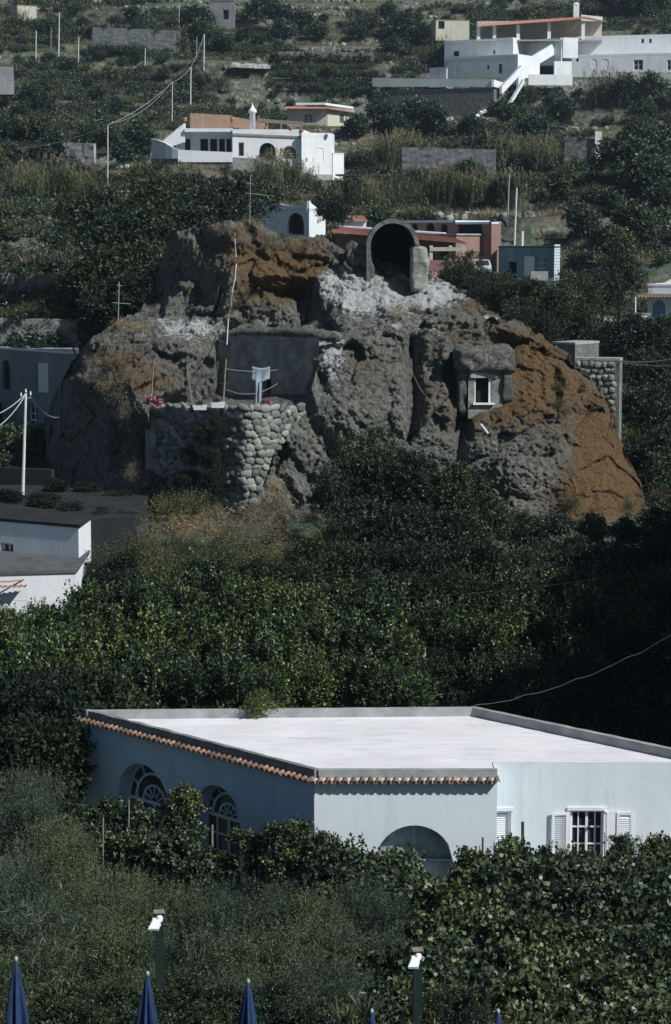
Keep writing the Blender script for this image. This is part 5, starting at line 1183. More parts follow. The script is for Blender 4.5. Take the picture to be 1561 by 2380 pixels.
# loggia
lg = uv
for px, pt in ((1113, 60), (1150, 58), (1205, 56), (1277, 51), (1356, 47)): q = P(px, 91, 433); obj('pillar', MB().box((q[0], 433, (Z(pt, 433) + Z(91, 433)) / 2), (.65, .6, Z(pt, 433) - Z(91, 433))), far_white, lg)
bw = MB().bar((X(1110, 75, 438), 438), (X(1400, 75, 438), 438), Z(95, 438), Z(48, 438), .3); obj('back_wall', bw, cream, lg)
fl = MB().prism([(X(1108, 90, 431), 431), (X(1400, 90, 431), 431), (X(1400, 90, 439), 439), (X(1108, 90, 439), 439)], Z(93, 433) - .3, Z(93, 433)); obj('floor', fl, concrete, lg)
tl_ = MB(); tiled(tl_, P(1107, 62, 431.5), P(1358, 44, 431.5), P(1358, 38, 439), P(1130, 54, 439), .45, .07, 6); tiled(tl_, P(1358, 44, 431.5), P(1412, 52, 436), P(1400, 48, 439), P(1358, 38, 439), .45, .07, 6); obj('roof', tl_, terracotta_far, lg)
q = P(1340, 38, 440); obj('chimney', MB().box((q[0], q[1], Z(25, 440)), (1.1, 1.1, 3.0)).lathe((q[0], q[1], Z(12, 440)), [(.6, 0), (.7, .3), (.3, .6)], 8), far_white, lg)
b_ = MB().bar((X(1352, 35, 441), 441), (X(1402, 40, 441), 441), Z(50, 441), Z(33, 441), .4, 0, Z(50, 441), Z(38, 441)); obj('rooftop_parapet', b_, far_white, uv)
# bright stair walls
def stepwall(px0, py0, px1, py1, Y0, Y1, n_, hpx, label, m_=far_white, name='stair_wall', zbot=18):
    mb = MB()
    for i in range(n_):
        t0, t1 = i / n_, (i + 1) / n_; xa, xb = px0 + (px1 - px0) * t0, px0 + (px1 - px0) * t1; Ya, Yb_ = Y0 + (Y1 - Y0) * t0, Y0 + (Y1 - Y0) * t1; yt = py0 + (py1 - py0) * (t0 + t1) / 2
        mb.bar((X(xa, yt, Ya), Ya), (X(xb, yt, Yb_), Yb_), Z(yt + zbot, Ya), Z(yt - hpx, Ya), .45, 0)
    return obj(name, mb, m_, uv, label=label)
stepwall(1168, 200, 1215, 150, 409.5, 419, 28, 0, 'bright white stair wall stepping up from the retaining wall')
stepwall(1206, 172, 1256, 122, 418.5, 428, 24, 2, 'upper bright flight of white stairs beside the lower storey', zbot=30)
stepwall(1174, 263, 1220, 185, 399, 409, 18, 3, 'narrow pale stair edge running down right of the retaining wall', zbot=6)
stepwall(1240, 130, 1290, 100, 426, 432, 20, 2, 'topmost bright stair wall below the loggia', zbot=26)
stepwall(1108, 268, 1146, 236, 406, 410, 4, 0, 'small bright stepped wall at the foot of the retaining wall', zbot=16)
for k, (x0, x1, yt, yb, Y0, l_) in enumerate(((1230, 1332, 172, 184, 417, 'low white wall right of the bright stairs'), (1290, 1330, 141, 165, 421, 'white wall piece under the dark trees of the upper villa'), (1310, 1345, 86, 121, 424, 'bright white corner wall between the two halves of the upper villa'))):
    b_ = MB().bar((X(x0, yt, Y0), Y0), (X(x1, yt, Y0 + 1), Y0 + 1), Z(yb, Y0) - 1, Z(yt, Y0), .4); obj('garden_wall', b_, far_white, uv, label=l_)
stonewall('stone_wall', 1420, 1640, 415, 420, 166, 168, 5.5, 'grey stone terrace wall under the long white wing', far_grey)
# ruin
ru = stonewall('ruined_wall', 1314, 1386, 298, 297, 316, 322, 6, 'roofless stone ruin among the terraces at right', stone_far)
rb_ = MB(); rough_box(rb_, (X(1384, 340, 297), 296.6, Z(388, 297)), (X(1420, 340, 297), 299.5, Z(303, 297)), 5, .4, 6)
rp = MB().poly([(X(1384, 340, 296.8), 296.8, Z(390, 297)), (X(1392, 340, 296.8), 296.8, Z(390, 297)), (X(1420, 310, 298.5), 298.5, Z(310, 298)), (X(1384, 310, 296.8), 296.8, Z(303, 297))])
sdm = MB().prism([(X(1384, 340, 296.6), 296.6), (X(1400, 340, 298.2), 298.2), (X(1397, 340, 299), 299), (X(1382, 340, 297.4), 297.4)], Z(390, 297), Z(304, 297)); tag(obj('gable_wall', sdm, stone_light, origin=P(1390, 390, 297)), 'sunlit pale end wall of the roofless ruin', 'wall')
# further stone walls and huts on the hill
for a_ in (('terrace_wall', 935, 1155, 286, 288, 341, 347, 3.4, 'grey terrace wall across the middle right of the hillside', wall_dim),
           ('terrace_wall', 215, 420, 440, 442, 62, 70, 4.5, 'pale grey terrace wall high at the left', wall_dim),
           ('terrace_wall', 140, 218, 300, 298, 330, 332, 3, 'sunlit rubble wall left of the villa stairs', stone_light),
           ('terrace_wall', 0, 46, 298, 296, 338, 345, 2.6, 'pale rubble wall at the left edge below the slope', stone_light),
           ('terrace_wall', -10, 52, 250, 248, 450, 462, 2.2, 'bright dry stone wall behind reeds at the left edge', stone_light),
           ('terrace_wall', 1280, 1560, 226, 224, 588, 600, 1.6, 'low stone wall crossing the slope behind the blue shed', stone_far),
           ('terrace_wall', 0, 232, 168, 170, 634, 640, 1.6, 'low terrace wall above the vines at left', stone_far),
           ('terrace_wall', 0, 180, 160, 161, 738, 742, 2.0, 'lower terrace wall among the vines at left', stone_far),
           ('terrace_wall', 640, 870, 388, 390, 118, 122, 1.4, 'low terrace wall above the dark vineyard rows', stone_far)):
    stonewall(a_[0], a_[1], a_[2], a_[3], a_[4], a_[5], a_[6], a_[7], a_[8], a_[9])
building('ruined_tower', 'small grey ruin with a dark doorway at the top edge of the hill', 'ruin', [(X(487, 30, 475), 475), (X(546, 30, 474), 474), (X(548, 30, 480), 480), (X(490, 30, 480), 480)], Z(66, 470), Z(2, 474), far_grey, {0: [(519, 532, 22, 44, 0, 'dark')]}, stone_far, None)
building('white_hut', 'small bright hut at the upper left corner', 'hut', bp(40, 85, 25, 468, 470, 4), Z(50, 465), Z(12, 468), cream, {}, concrete, None)
building('dark_hut', 'dark low hut with a pale upper band at the left edge', 'hut', bp(-60, 32, 180, 355, 356, 5), Z(215, 352), Z(152, 355), far_grey, {}, concrete_dark, None)
hb = building('brush_roof_hut', 'tan hut with a brushwood roof left of the upper villa', 'hut', bp(1014, 1092, 65, 446, 447, 5), Z(92, 445), Z(46, 446), cream, {0: [(1020, 1034, 48, 66, 0, 'dark')]}, wood, None)
cnp = empty('flat_canopy', P(840, 425, 300), 'dark flat roof canopy on posts beside the villa', 'canopy')
lf = MB(); lf.bar((X(780, 400, 300), 300), (X(905, 400, 298), 298), Z(408, 300), Z(404, 300), 5); obj('roof_slab', lf, concrete_dark, cnp)
for px in (800, 850, 900): obj('post', MB().tube([P(px, 428, 300), P(px, 406, 300)], .12, 6), wood, cnp)
# track on the hill
tkp = [(540, 186), (560, 181), (580, 176), (610, 165), (645, 154), (690, 142)]; tm = MB(); nT = 40
for i in range(nT + 1):
    px = 540 + 150 * i / nT; py = np.interp(px, [t[0] for t in tkp], [t[1] for t in tkp]); p = hit(px, py); wdt = 3.2
    zc = max(gz(p[0], p[1] - wdt), gz(p[0], p[1]), gz(p[0], p[1] + wdt)) + .15
    tm.v += [(p[0], p[1] - wdt, zc - .5), (p[0], p[1] - wdt, zc), (p[0], p[1] + wdt, zc + .9)]
for i in range(nT): tm.f += [(3 * i, 3 * i + 3, 3 * i + 4, 3 * i + 1), (3 * i + 1, 3 * i + 4, 3 * i + 5, 3 * i + 2)]
tag(obj('hill_track', tm, stone_light), 'pale dirt track climbing across the hillside', kind='structure')

# ------------------------------------------------------------------ poles and wires on the hill
def hpole(px, py0, py1, r, label, group=None, m_=pale_pole, lean=1):
    b2 = hit(px, py0); Y = b2[1]; k = P(px + lean, py1, Y)
    tag(obj('pole', MB().tube([(b2[0], b2[1], b2[2] - .5), k], [r, r * .75], 6), m_, origin=b2), label, 'pole', group); return k
T1 = hpole(250, 445, 290, .09, 'tall pale pole standing left of the villa')
T2 = hpole(400, 298, 190, .09, 'pale pole just above the villa stairs')
T3 = hpole(443, 262, 155, .14, 'tall pale pole behind the orange villa screen')
T4 = hpole(474, 162, 78, .14, 'tall pole near the start of the pale track')
T5 = hpole(136, 140, 30, .15, 'tallest of the poles high at the left', lean=2)
hpole(83, 152, 70, .13, 'pole left of the tallest pole high at the left'); hpole(182, 162, 85, .12, 'pole right of the tallest pole high at the left')
hpole(337, 158, 110, .11, 'short pole with crossbar in the upper left terraces'); hpole(416, 76, 0, .13, 'pole reaching the top edge left of the grey ruin', m_=metal_m)
hpole(457, 146, 84, .09, 'thin pole beside the tall pole near the track', m_=metal_m); hpole(118, 130, 62, .08, 'thin faint pole beside the tallest pole', m_=metal_m)
hpole(1180, 520, 404, .10, 'tall lamp pole on the slope above the pink house', lean=5, m_=metal_m); hpole(1196, 578, 436, .13, 'tall white pole behind the blue shed', lean=6)
hpole(631, 155, 133, .13, 'short white post beside the pale track'); hpole(653, 148, 126, .09, 'thin fence post by the pale track')
for k, px in enumerate((677, 691, 726, 750, 777)): hpole(px, 140 - k * 3, 118 - k * 4, .08, 'thin fence post in the row right of the pale track', 'fence posts right of the pale track')
hpole(908, 402, 368, .08, 'left upright of the small white frame beside the canopy', lean=3); hpole(916, 402, 362, .08, 'right upright of the small white frame beside the canopy', lean=3)
wire('cable', T1, P(0, 345, 285), .8, .035, 'cable sagging left from the tall pole by the villa'); wire('cable', T1, T2, .6, .035, 'cable between the tall pole and the pole above the stairs')
wire('cable', T2, T3, .4, .035, 'cable between the two poles above the villa'); wire('cable', T3, T4, .4, .035, 'cable climbing to the pole near the track'); wire('cable', T2, P(140, 255, 330), 4, .03, 'slack cable crossing the left slope')
wire('cable', P(-40, 1392, 74), P(1620, 1310, 92), .8, .004, 'thin wire crossing in front of the dark undergrowth below the crag', m_=wood_dark)

# ------------------------------------------------------------------ vegetation
rv_ = random.Random(21)
# orchard of citrus trees behind the white roof
for (px, py, Y, s) in ((30,1545,78,1.1),(120,1500,82,1.0),(215,1440,84,1.05),(310,1440,84,1.1),(400,1425,86,1.05),(500,1405,87,1.15),(600,1440,86,1.1),(690,1455,85,1.1),(780,1450,86,1.1),(870,1440,86,1.15),(40,1610,73,1.2),(150,1575,76,1.2),(255,1560,77,1.15),(350,1550,77,1.2),(450,1545,77,1.15),
                       (550,1545,77,1.2),(650,1550,76,1.2),(745,1555,76,1.15),(830,1560,76,1.15),(905,1570,76,1.05),(70,1700,69,1.1),(150,1660,71.5,1.1),(240,1640,73.5,.95),(340,1625,74,1.0),(440,1625,74,1.0),(540,1630,74,1.0),(640,1625,73.5,1.0),(740,1620,74,1.0),(840,1622,74,.95),(930,1630,74,.8),
                       (60,1790,66,1.0),(130,1760,67,.95)  ,(10,1480,84,.8),(95,1455,86,.7)):
    tree('citrus_tree', SHADE_LEAF if py > 1690 or (px < 160 and py > 1650) else CITRUS, px + rv_.uniform(-12, 12), py + rv_.uniform(-12, 12), Y, s, 'dark glossy citrus tree in the orchard behind the white roof', 'citrus trees of the orchard')  # lowest left crowns take near-black leaves, painting the shade in the gaps
t = tree('citrus_tree', CITRUS, 606, 1622, 69.6, .62, 'citrus branch reaching over the back parapet onto the white roof'); t['label'] = 'leafy citrus leaning over the back parapet onto the white roof'
ov = plant('overhanging_branch', VINE, P(608, 1655, 67.2), .52, 'leafy branch lying over the back parapet onto the white roof', cat='branch'); ov.data = CITRUS[0]; ov.scale = (.55, .42, .38)
# darker trees at the right behind the roof, with unseen tall trees added to shade them
for (px, py, Y, s) in ((1010,1480,84,.9),(1090,1500,82,.95),(1180,1500,80,1.0),(1270,1490,80,1.0),(1150,1600,76,.8),(1235,1600,75,.8),(1360,1460,82,1.0),(1100,1420,90,1.0),(1210,1400,92,1.0),(1320,1390,92,1.0),(1430,1400,90,1.0),(1450,1480,84,1.0),(1540,1420,88,1.1),(1340,1560,77,.8)):
    tree('shaded_tree', CITRUS, px, py, Y, s, 'small dark tree in the shaded orchard corner behind the right parapet', 'shaded trees behind the right parapet')
SHT = []
for k in range(11):
    for j in range(3): SHT.append((.153 * (64 + 3.4 * k) + 3.2 + 1.6 * j * .6, 64 + 3.4 * k + j, 4.2 + 3.4 * j + .08 * k, 1.45 + .1 * j))
for (x_, y2, z_, s) in SHT:
    tree('added_shade_tree', LAUREL, 0, 0, 0, s, 'unseen tall tree added right of the orchard to shade it', 'unseen trees added to shade the orchard', base=(x_, y2, z_))
# big laurel in front of the crag and its neighbours
for (px, py, Y, s) in ((860,1080,104,1.05),(790,1150,103,1.0),(940,1130,103,1.15),(1040,1150,102,1.15),(820,1250,100,1.1),(930,1240,100,1.15),(1050,1250,99,1.1),(1110,1210,101,.95),(760,1300,98,.9),(880,1330,96,1.1),(1000,1330,95,1.1),(1110,1320,95,1.0)):
    tree('laurel_tree', LAUREL, px, py, Y, s * .85, 'dense dark evergreen tree in the thicket before the crag', 'evergreen trees before the crag')
for (px, py, Y, s) in ((1200,1240,104,.8),(1290,1230,104,.7),(1380,1240,104,.75),(1460,1240,104,.7),(1540,1240,103,.8),(1220,1330,97,.9),(1320,1310,98,.9),(1420,1310,97,.9),(1520,1320,96,.95),(1180,1410,92,.8)):
    tree('undergrowth_tree', LAUREL if rv_.random() < .5 else HTREE, px, py, Y, s * .85, 'low dark tree in the undergrowth at the right foot of the crag', 'low trees at the right foot of the crag')
for (px, py, Y, s) in ((1500,960,125,.95),(1570,930,127,1.1),(1500,1060,123,.8),(1560,1050,122,1.0),(1550,1140,119,1.0),(1600,1180,116,1.0)):
    tree('bay_tree', LAUREL, px, py, Y, s, 'glossy evergreen tree right of the crag under the rope', 'evergreens right of the crag')
for (px, py, Y, s) in ((250,1370,93,.8),(330,1380,92,.8),(420,1375,92,.8),(510,1370,92,.85),(600,1360,92,.85),(690,1370,92,.85),(780,1370,91,.9),(870,1375,91,.9),(960,1385,90,.9),(1050,1390,89,.9),(1140,1400,88,.8),(1480,1520,80,.9),(1540,1560,78,1.0),(1440,1580,77,.8),(1500,1640,74,.9),(1550,1680,72,.8),(1000,1560,79,.7),(1040,1620,76,.6),(1380,1620,75,.6),(300,1320,97,.7),(220,1350,96,.7)):
    tree('shade_thicket', SHADE_LEAF, px, py, Y, s * .9, 'thicket with shade painted into its leaves in the gap behind the orchard', 'dark thickets behind the orchard', zs=.85)  # shade of the gap is painted into these near-black leaves
for (px, py, Y, s) in ((20,1160,106,.45),(100,1170,106,.5),(170,1190,105,.5),(240,1205,104,.5),(300,1215,104,.55),(130,1130,113,.4),(200,1140,113,.4),(280,1160,111,.5),(60,1200,103,.4),(340,1225,104,.5)):
    tree('yard_shrub', SHADE_LEAF, px, py, Y, s, 'dark shrub at the shaded foot of the crag, left side', 'dark shrubs at the left foot of the crag', zs=.7, cat='shrub')
# left: trees between crag and grey house
for (px, py, Y, s) in ((30,1040,130,1.0),(90,1050,128,.9),(10,1100,122,.8),(60,1100,122,.7)):
    tree('garden_tree', HTREE, px, py, Y, s, 'loose green tree below the grey house at left', 'trees below the grey house')
# big dark tree group left of the summit
for (px, py, Y, s) in ((300,560,150,1.7),(380,520,158,1.7),(250,640,146,1.5),(330,640,144,1.5),(460,485,165,1.6),(540,475,166,1.6),(420,470,172,1.0),(350,440,176,1.0),(230,520,165,1.6),(545,500,165,1.1),(420,570,148,1.4),(280,720,140,1.3),(360,690,140,1.3),(490,515,155,1.4),(190,700,148,1.1),(240,770,140,1.0)):
    tree('carob_tree', LAUREL, px, py, Y, s * 1.0, 'large dark tree spreading left of the crag summit', 'large dark trees left of the crag summit')
tree('carob_tree', LAUREL, 775, 495, 205, 1.0, 'round dark tree beside the white house with the swooping parapet')
for (px, py, Y, s) in ((1080,640,186,1.0),(1050,650,184,.7),(1110,665,182,.7)): tree('garden_shrub', LAUREL, px, py, Y, s, 'green tree between the vault and the silver car', 'green trees between the vault and the car')
for (px, py, Y, s) in ((1180,690,172,1.2),(1230,700,168,1.3),(1280,720,165,1.3),(1340,690,172,1.2),(1400,670,178,1.2),(1250,770,150,.9),(1440,640,186,1.2),(1350,760,158,1.0),(1540,790,160,1.5),(1470,800,150,1.3),(1520,870,140,1.2),(1420,800,155,1.0),(1210,740,160,.9)):
    tree('orchard_tree', LAUREL, px, py, Y, s * .9, 'dark bushy tree on the slope right of the crag', 'dark trees on the slope right of the crag')
# hillside trees
HT = []
for k in range(250):
    px = rv_.uniform(-40, 1600); py = rv_.uniform(30, 640)
    HT.append((px, py))
keep = [(345, 800, 225, 425), (860, 1180, 165, 300), (990, 1600, 0, 205), (600, 770, 440, 560), (770, 1310, 480, 660), (545, 690, 135, 195), (485, 550, 0, 60), (650, 860, 225, 300), (1300, 1425, 290, 400), (-10, 60, 440, 490), (40, 90, 5, 60), (-10, 40, 120, 215), (1480, 1561, 600, 770)]
def blocked(px, py, mx=25, my=34): return any(x0 - mx < px < x1 + mx and y0 < py < y1 + my for x0, x1, y0, y1 in keep)
for (px, py) in HT:
    if blocked(px, py): continue
    if px < 700 and py > 430: continue
    b2 = hit(px, py, 175); s = rv_.uniform(.8, 1.5)
    tree('hillside_tree', HTREE, 0, 0, 0, s, 'rounded tree on the terraced hillside', 'trees on the terraced hillside', base=(b2[0], b2[1], b2[2] + 1.5 * s), zs=.9)
for (px, py, s) in ((250,355,1.5),(330,365,1.6),(130,385,1.4),(100,395,1.3),(200,360,1.2),(830,330,1.4),(880,300,1.6),(960,300,1.8),(1010,310,1.6),(920,320,1.4),(1200,270,1.6),(1170,300,1.6),(1240,330,1.5),(1310,290,1.6),(1100,330,1.3),(640,70,2.0),(700,80,1.8),(660,110,1.7),(600,60,1.8),(740,100,1.5),(450,70,1.8),(470,100,1.6),(520,130,1.3),(930,100,2.0),(980,110,1.7),(900,60,1.6),(1340,130,1.4),(1310,150,1.4),(1290,130,1.2),(1430,40,2.2),(1480,50,2.4),(1530,30,2.2),(1450,250,1.8),(1520,240,1.8),(1500,290,1.6),(1540,450,2.6),(1500,480,2.2),(1450,430,2.0),(1550,380,1.8)):
    b2 = hit(px, py, 220); tree('dark_hillside_tree', HTREE[1::2], 0, 0, 0, s * 1.1, 'dark evergreen on the hillside terraces', 'dark evergreens on the hillside', base=(b2[0], b2[1], b2[2] + 1.5 * s))
# scrub, grass and reeds
rg = np.random.default_rng(77)
houses = [(p[0] - 1.5, p[1] + 1.5, p[2] - 2.0, p[3] + 4) for p in PADS]
def fan(n_, y0, y1, um=1.3, avoid=True):
    Y = np.sqrt(rg.uniform(y0 ** 2, y1 ** 2, n_)); x = rg.uniform(-um, um, n_) * .153 * Y; ok = np.ones(n_, bool)
    if avoid:
        for (a0, a1, b0, b1) in houses: ok &= ~((x > a0) & (x < a1) & (Y > b0) & (Y < b1))
    x, Y = x[ok], Y[ok]; return x, Y, ground(x, Y)
x, y, z = fan(60000, 138, 600); dens = fbm(x / 16, y / 16, 31, 3); ok = dens > .43; x, y, z = x[ok], y[ok], z[ok]
scl = (1 + np.clip(y - 220, 0, 300) / 700) * rg.uniform(.5, 1.25, len(x)) * (1 + .5 * (rg.uniform(0, 1, len(x)) > .85)); scatter('hillside_scrub', np.stack([x, y, z + .1], 1), scl, rg.integers(0, 3, len(x)), BUSH, 'low scrub covering the hillside terraces', 'scrub')
x, y, z = fan(26000, 150, 600); q_ = z / 2.3 + .5 * fbm(x / 60, y / 60, 9, 2); f_ = q_ - np.floor(q_); ok = (f_ > .10) & (fbm(x / 25, y / 6, 55, 3) > .44); x, y, z = x[ok], y[ok], z[ok]
bx_ = np.concatenate([np.stack([x, y, z + .2], 1), np.array([(a_, b2, c_) for a_, b2, c_, d_ in WB])]); bs_ = np.concatenate([rg.uniform(.7, 1.6, len(x)), np.array([d_ for a_, b2, c_, d_ in WB])])
scatter('terrace_bushes', bx_, bs_, rg.integers(0, 3, len(bx_)), [BUSH[0], BUSH[2], BUSH[2]], 'dark bushes growing along the terrace edges', 'bushes')
x, y, z = fan(9000, 138, 540); scatter('dry_grass', np.stack([x, y, z], 1), rg.uniform(.9, 2.0, len(x)), rg.integers(0, 2, len(x)), TUFT, 'dry grass between the terraces', 'grass')
x, y, z = fan(2600, 70, 138, 1.5, False)
ok = ~((x > hD[0] - 1) & (x < hE[0] + 1) & (y < 71)) & ~((y > 103) & (np.abs(x + .5) < 17.5)); x, y, z = x[ok], y[ok], z[ok]
scatter('undergrowth', np.stack([x, y, z], 1), rg.uniform(.5, 1.3, len(x)), rg.integers(0, 3, len(x)), [BUSH[1], BUSH[2], BRUSH[0]], 'low undergrowth between the orchard and the crag', 'undergrowth')
x, y, z = fan(1500, 22, 60, 1.5, False); scatter('garden_undergrowth', np.stack([x, y, z], 1), rg.uniform(.6, 1.1, len(x)), rg.integers(0, 2, len(x)), [BRUSH[0], BRUSH[1]], 'low undergrowth beneath the vines and olives', 'undergrowth')
x, y, z = fan(60000, 170, 520); q_ = z / 2.3 + .5 * fbm(x / 60, y / 60, 9, 2); f_ = q_ - np.floor(q_); ok = (fbm(x / 14, y / 10, 91, 3) > .56) & (rg.uniform(0, 1, len(x)) > .3) & ((f_ > .85) | (f_ < .05)); x, y, z = x[ok], y[ok], z[ok]
SF = []
for me in STN[:4]: m2 = me.copy(); m2.materials.clear(); m2.materials.append(stone); SF.append(m2)
scatter('rubble_stones', np.stack([x, y, z + .1], 1), rg.uniform(.12, .5, len(x)), rg.integers(0, 4, len(x)), SF, 'pale loose stones heaped along the terrace edges', 'stones')
# reeds
for (px, py, n_, w_, s) in ((110,455,14,75,1.2),(60,450,8,45,1.1),(190,465,8,50,1.0),(640,440,14,55,1.3),(700,450,8,40,1.1),(940,400,14,55,1.6),(900,390,8,40,1.3),(1180,395,12,70,1.5),(1240,400,10,60,1.5),(1010,480,20,160,1.3),(1100,490,18,110,1.4),(1010,150,10,40,1.4),(1000,120,8,40,1.4),(1420,250,14,60,1.8),(860,490,10,80,1.1),(1130,465,12,80,1.3),(830,70,8,40,1.4),(500,215,10,60,1.1),(30,70,8,60,1.3)):
    for k in range(n_):
        b2 = hit(px + rv_.gauss(0, w_ * .5), py + rv_.uniform(-9, 9), 195); sc_ = s * rv_.uniform(.7, 1.05)
        e = empty('reed_clump', b2, 'clump of tall giant reeds on the hillside', 'reeds', 'reed clumps on the hillside')
        rz_ = rv_.uniform(0, 6); inst('leaves', rv_.choice(REED), e, b2, (0, 0, rz_), (sc_,) * 3)
        if rv_.random() < .5: inst('plume', rv_.choice(PLUME), e, b2, (0, 0, rz_), (sc_,) * 3)
# vineyard rows
for (x0, x1, ys_) in ((640, 880, (148, 166, 186, 206, 226)), (0, 240, (672, 690, 705, 760, 775)), (1290, 1400, (470,))):
    for yy in ys_:
        px = x0
        while px < x1:
            b2 = hit(px, yy + rv_.uniform(-2, 2), 158); plant('vineyard_bush', [BUSH[2], BUSH[0]] if x0 == 640 else [BRUSH[0], VINE[0], BUSH[1]], (b2[0], b2[1], b2[2] + .5), 1.25 if x0 == 640 else .95, 'vine bush in a terrace row', 'vine bushes in terrace rows', 'vine'); px += 11 if x0 == 640 else 20
# dry brush on and below the crag
for (px, py, s) in ((260,850,1.0),(230,880,.9),(300,895,.9),(285,925,.8),(215,845,.7),(250,910,.8),(285,760,.7),(330,765,.6),(560,540,.6),(520,535,.7),(610,548,.5),(670,570,.7),(690,575,.5),(640,560,.6),(590,530,.6),(960,720,.6),(925,735,.5)):
    q = rockpt(px, py); plant('dry_bush', TWIGS, (q[0], q[1] - .15, q[2] + .1), s, 'dry tangled bush clinging to the crag', 'dry bushes on the crag', 'bush', .8, .3)
for (px, py, Y, s, pr) in ((470,1230,103,1.0,'d'),(530,1220,104,1.0,'d'),(590,1200,105,.9,'d'),(640,1170,107,.9,'d'),(560,1250,102,1.0,'d'),(620,1240,103,1.0,'d'),(420,1230,103,.9,'d'),(660,1220,104,.9,'d'),(350,1240,102,.9,'d'),(500,1270,101,.9,'g'),(420,1190,105,1.0,'g'),(380,1200,105,1.0,'g'),(460,1180,106,.9,'g'),(340,1290,100,1.0,'g'),(280,1300,99,1.0,'g'),(430,1290,100,1.0,'g'),(240,1330,97,1.0,'g'),(520,1320,98,1.0,'g'),(600,1310,98,1.0,'g'),(680,1290,100,.9,'g'),(360,1340,96,1.1,'g'),(460,1350,95,1.1,'g'),(700,1350,95,1.0,'g'),(560,1370,93,1.0,'g'),(640,1130,108.5,.6,'d')):
    q = P(px, py, Y); g_ = gz(q[0], q[1]); plant('dry_bush' if pr == 'd' else 'brush_bush', TWIGS if pr == 'd' else BRUSH, q if q[2] > g_ else (q[0], q[1], g_), s, 'dry brown bush on the bank below the rubble wall' if pr == 'd' else 'dark straggly bush on the bank below the crag', 'dry bushes below the rubble wall' if pr == 'd' else 'dark bushes below the crag', 'bush')
bk_ = MB()
# earth bank below the crag
n1, n2 = 60, 24
for j in range(n2 + 1):
    for i in range(n1 + 1):
        px = 180 + i * 9.3; t = j / n2; Y = 98 + t * 15; py = 1350 - t * 160 + 34 * noise.noise(Vector((i * .22, j * .3, 1))) + 10 * noise.noise(Vector((i * .9, j * .9, 1))) + (20 if px < 350 else 0); q = P(px, py, Y); bk_.v.append((q[0], q[1], q[2] - .5))
for j in range(n2):
    for i in range(n1): a_ = j * (n1 + 1) + i; bk_.f.append((a_, a_ + 1, a_ + n1 + 2, a_ + n1 + 1))
tag(obj('earth_bank', bk_, rock_m, None, False), 'earth bank below the rubble wall', kind='structure')
for k in range(45):
    px = rv_.uniform(400, 740); t = rv_.uniform(0, 1); q = P(px, 1345 - t * 165 + rv_.uniform(-8, 8), 98 + t * 12.5)
    plant('dry_bush' if k % 3 else 'brush_bush', TWIGS if k % 3 else BRUSH, q, rv_.uniform(.35, .7), 'dry brown bush on the bank below the rubble wall' if k % 3 else 'dark straggly bush on the bank below the crag', 'dry bushes below the rubble wall' if k % 3 else 'dark bushes below the crag', 'bush')
# creepers hanging over the rubble wall's shaded side
for (px, py, Y, s) in ((470,1010,109.7,.55),(490,1060,109.5,.65),(500,1110,109.4,.65),(480,1150,109.3,.7),(440,1060,110.2,.6),(430,1120,110.0,.7),(400,1160,110,.8),(510,1010,109.4,.4),(500,980,109.4,.35)):
    plant('creeper', SHADE_LEAF, P(px, py, Y), s * .55, 'dark creeper hanging over the left part of the rubble wall', 'creepers on the rubble wall', 'creeper', 1.2)
for (px, py, s) in ((300,960,.6),(310,1000,.6),(305,1050,.7),(315,1100,.6)):
    q = rockpt(px, py); plant('hanging_dry_plant', TWIGS, (q[0], q[1] - .2, q[2]), s, 'dry brown plant hanging down the dark cliff', 'dry plants hanging on the dark cliff', 'plant', 1.5)
for (px, py, s) in ((1290,900,.35),(1300,940,.4),(1310,960,.3),(1330,1170,.5),(1280,1210,.6),(1460,1180,.5),(1200,1200,.5)):
    q = rockpt(px, py); plant('rock_shrub', BRUSH, (q[0], q[1] - .2, q[2]), s, 'small green shrub rooted in the right flank of the crag', 'shrubs in the right flank', 'shrub')

# --- foreground: olives, vines
for (px, py, Y, s) in ((60,1900,55,1.05),(110,2010,51,1.0),(20,2080,48,1.0),(220,2110,49,1.0),(360,2120,48,.95),(480,2130,48,.95),(620,2130,47,1.0),(740,2140,47,.95),(120,2180,44,1.0),(280,2220,43,.95),(430,2230,43,.95),(570,2240,42,.95),(700,2240,42,.95),(820,2220,43,.9),(50,2250,40,.8),(340,2330,38,.8),(560,2330,38,.8),(760,2330,38,.75),(850,2120,47,.8),(60,1830,57,.8),(150,1960,53,.7)):
    tree('olive_tree', OLIVE, px, py + 25, Y, s * .8, 'grey-green olive tree with fine leaves in the left foreground', 'olive trees in the left foreground')
def vine(px, py, Y, s, label='leafy grapevine in the foreground tangle', group='grapevines in the foreground'):
    q = P(px, py, Y); g_ = gz(q[0], q[1]); e = empty('grapevine', (q[0], q[1], g_), label, 'vine', group)
    inst('foliage', rs.choice(VINE), e, q, (rs.uniform(-.15, .15), rs.uniform(-.15, .15), rs.uniform(0, 6.28)), (s, s, s))
    obj('stem', MB().tube([(q[0], q[1], g_), (q[0] + .1, q[1], (g_ + q[2]) / 2), q], [.04, .03, .02], 5), bark, e)
rw_ = [(2020, 55.5, .78, 60), (2075, 53, .9, 70), (2140, 50, .95, 75), (2205, 46.5, .95, 85), (2275, 43, .9, 90), (2345, 40, .85, 95), (2410, 37.5, .8, 95)]
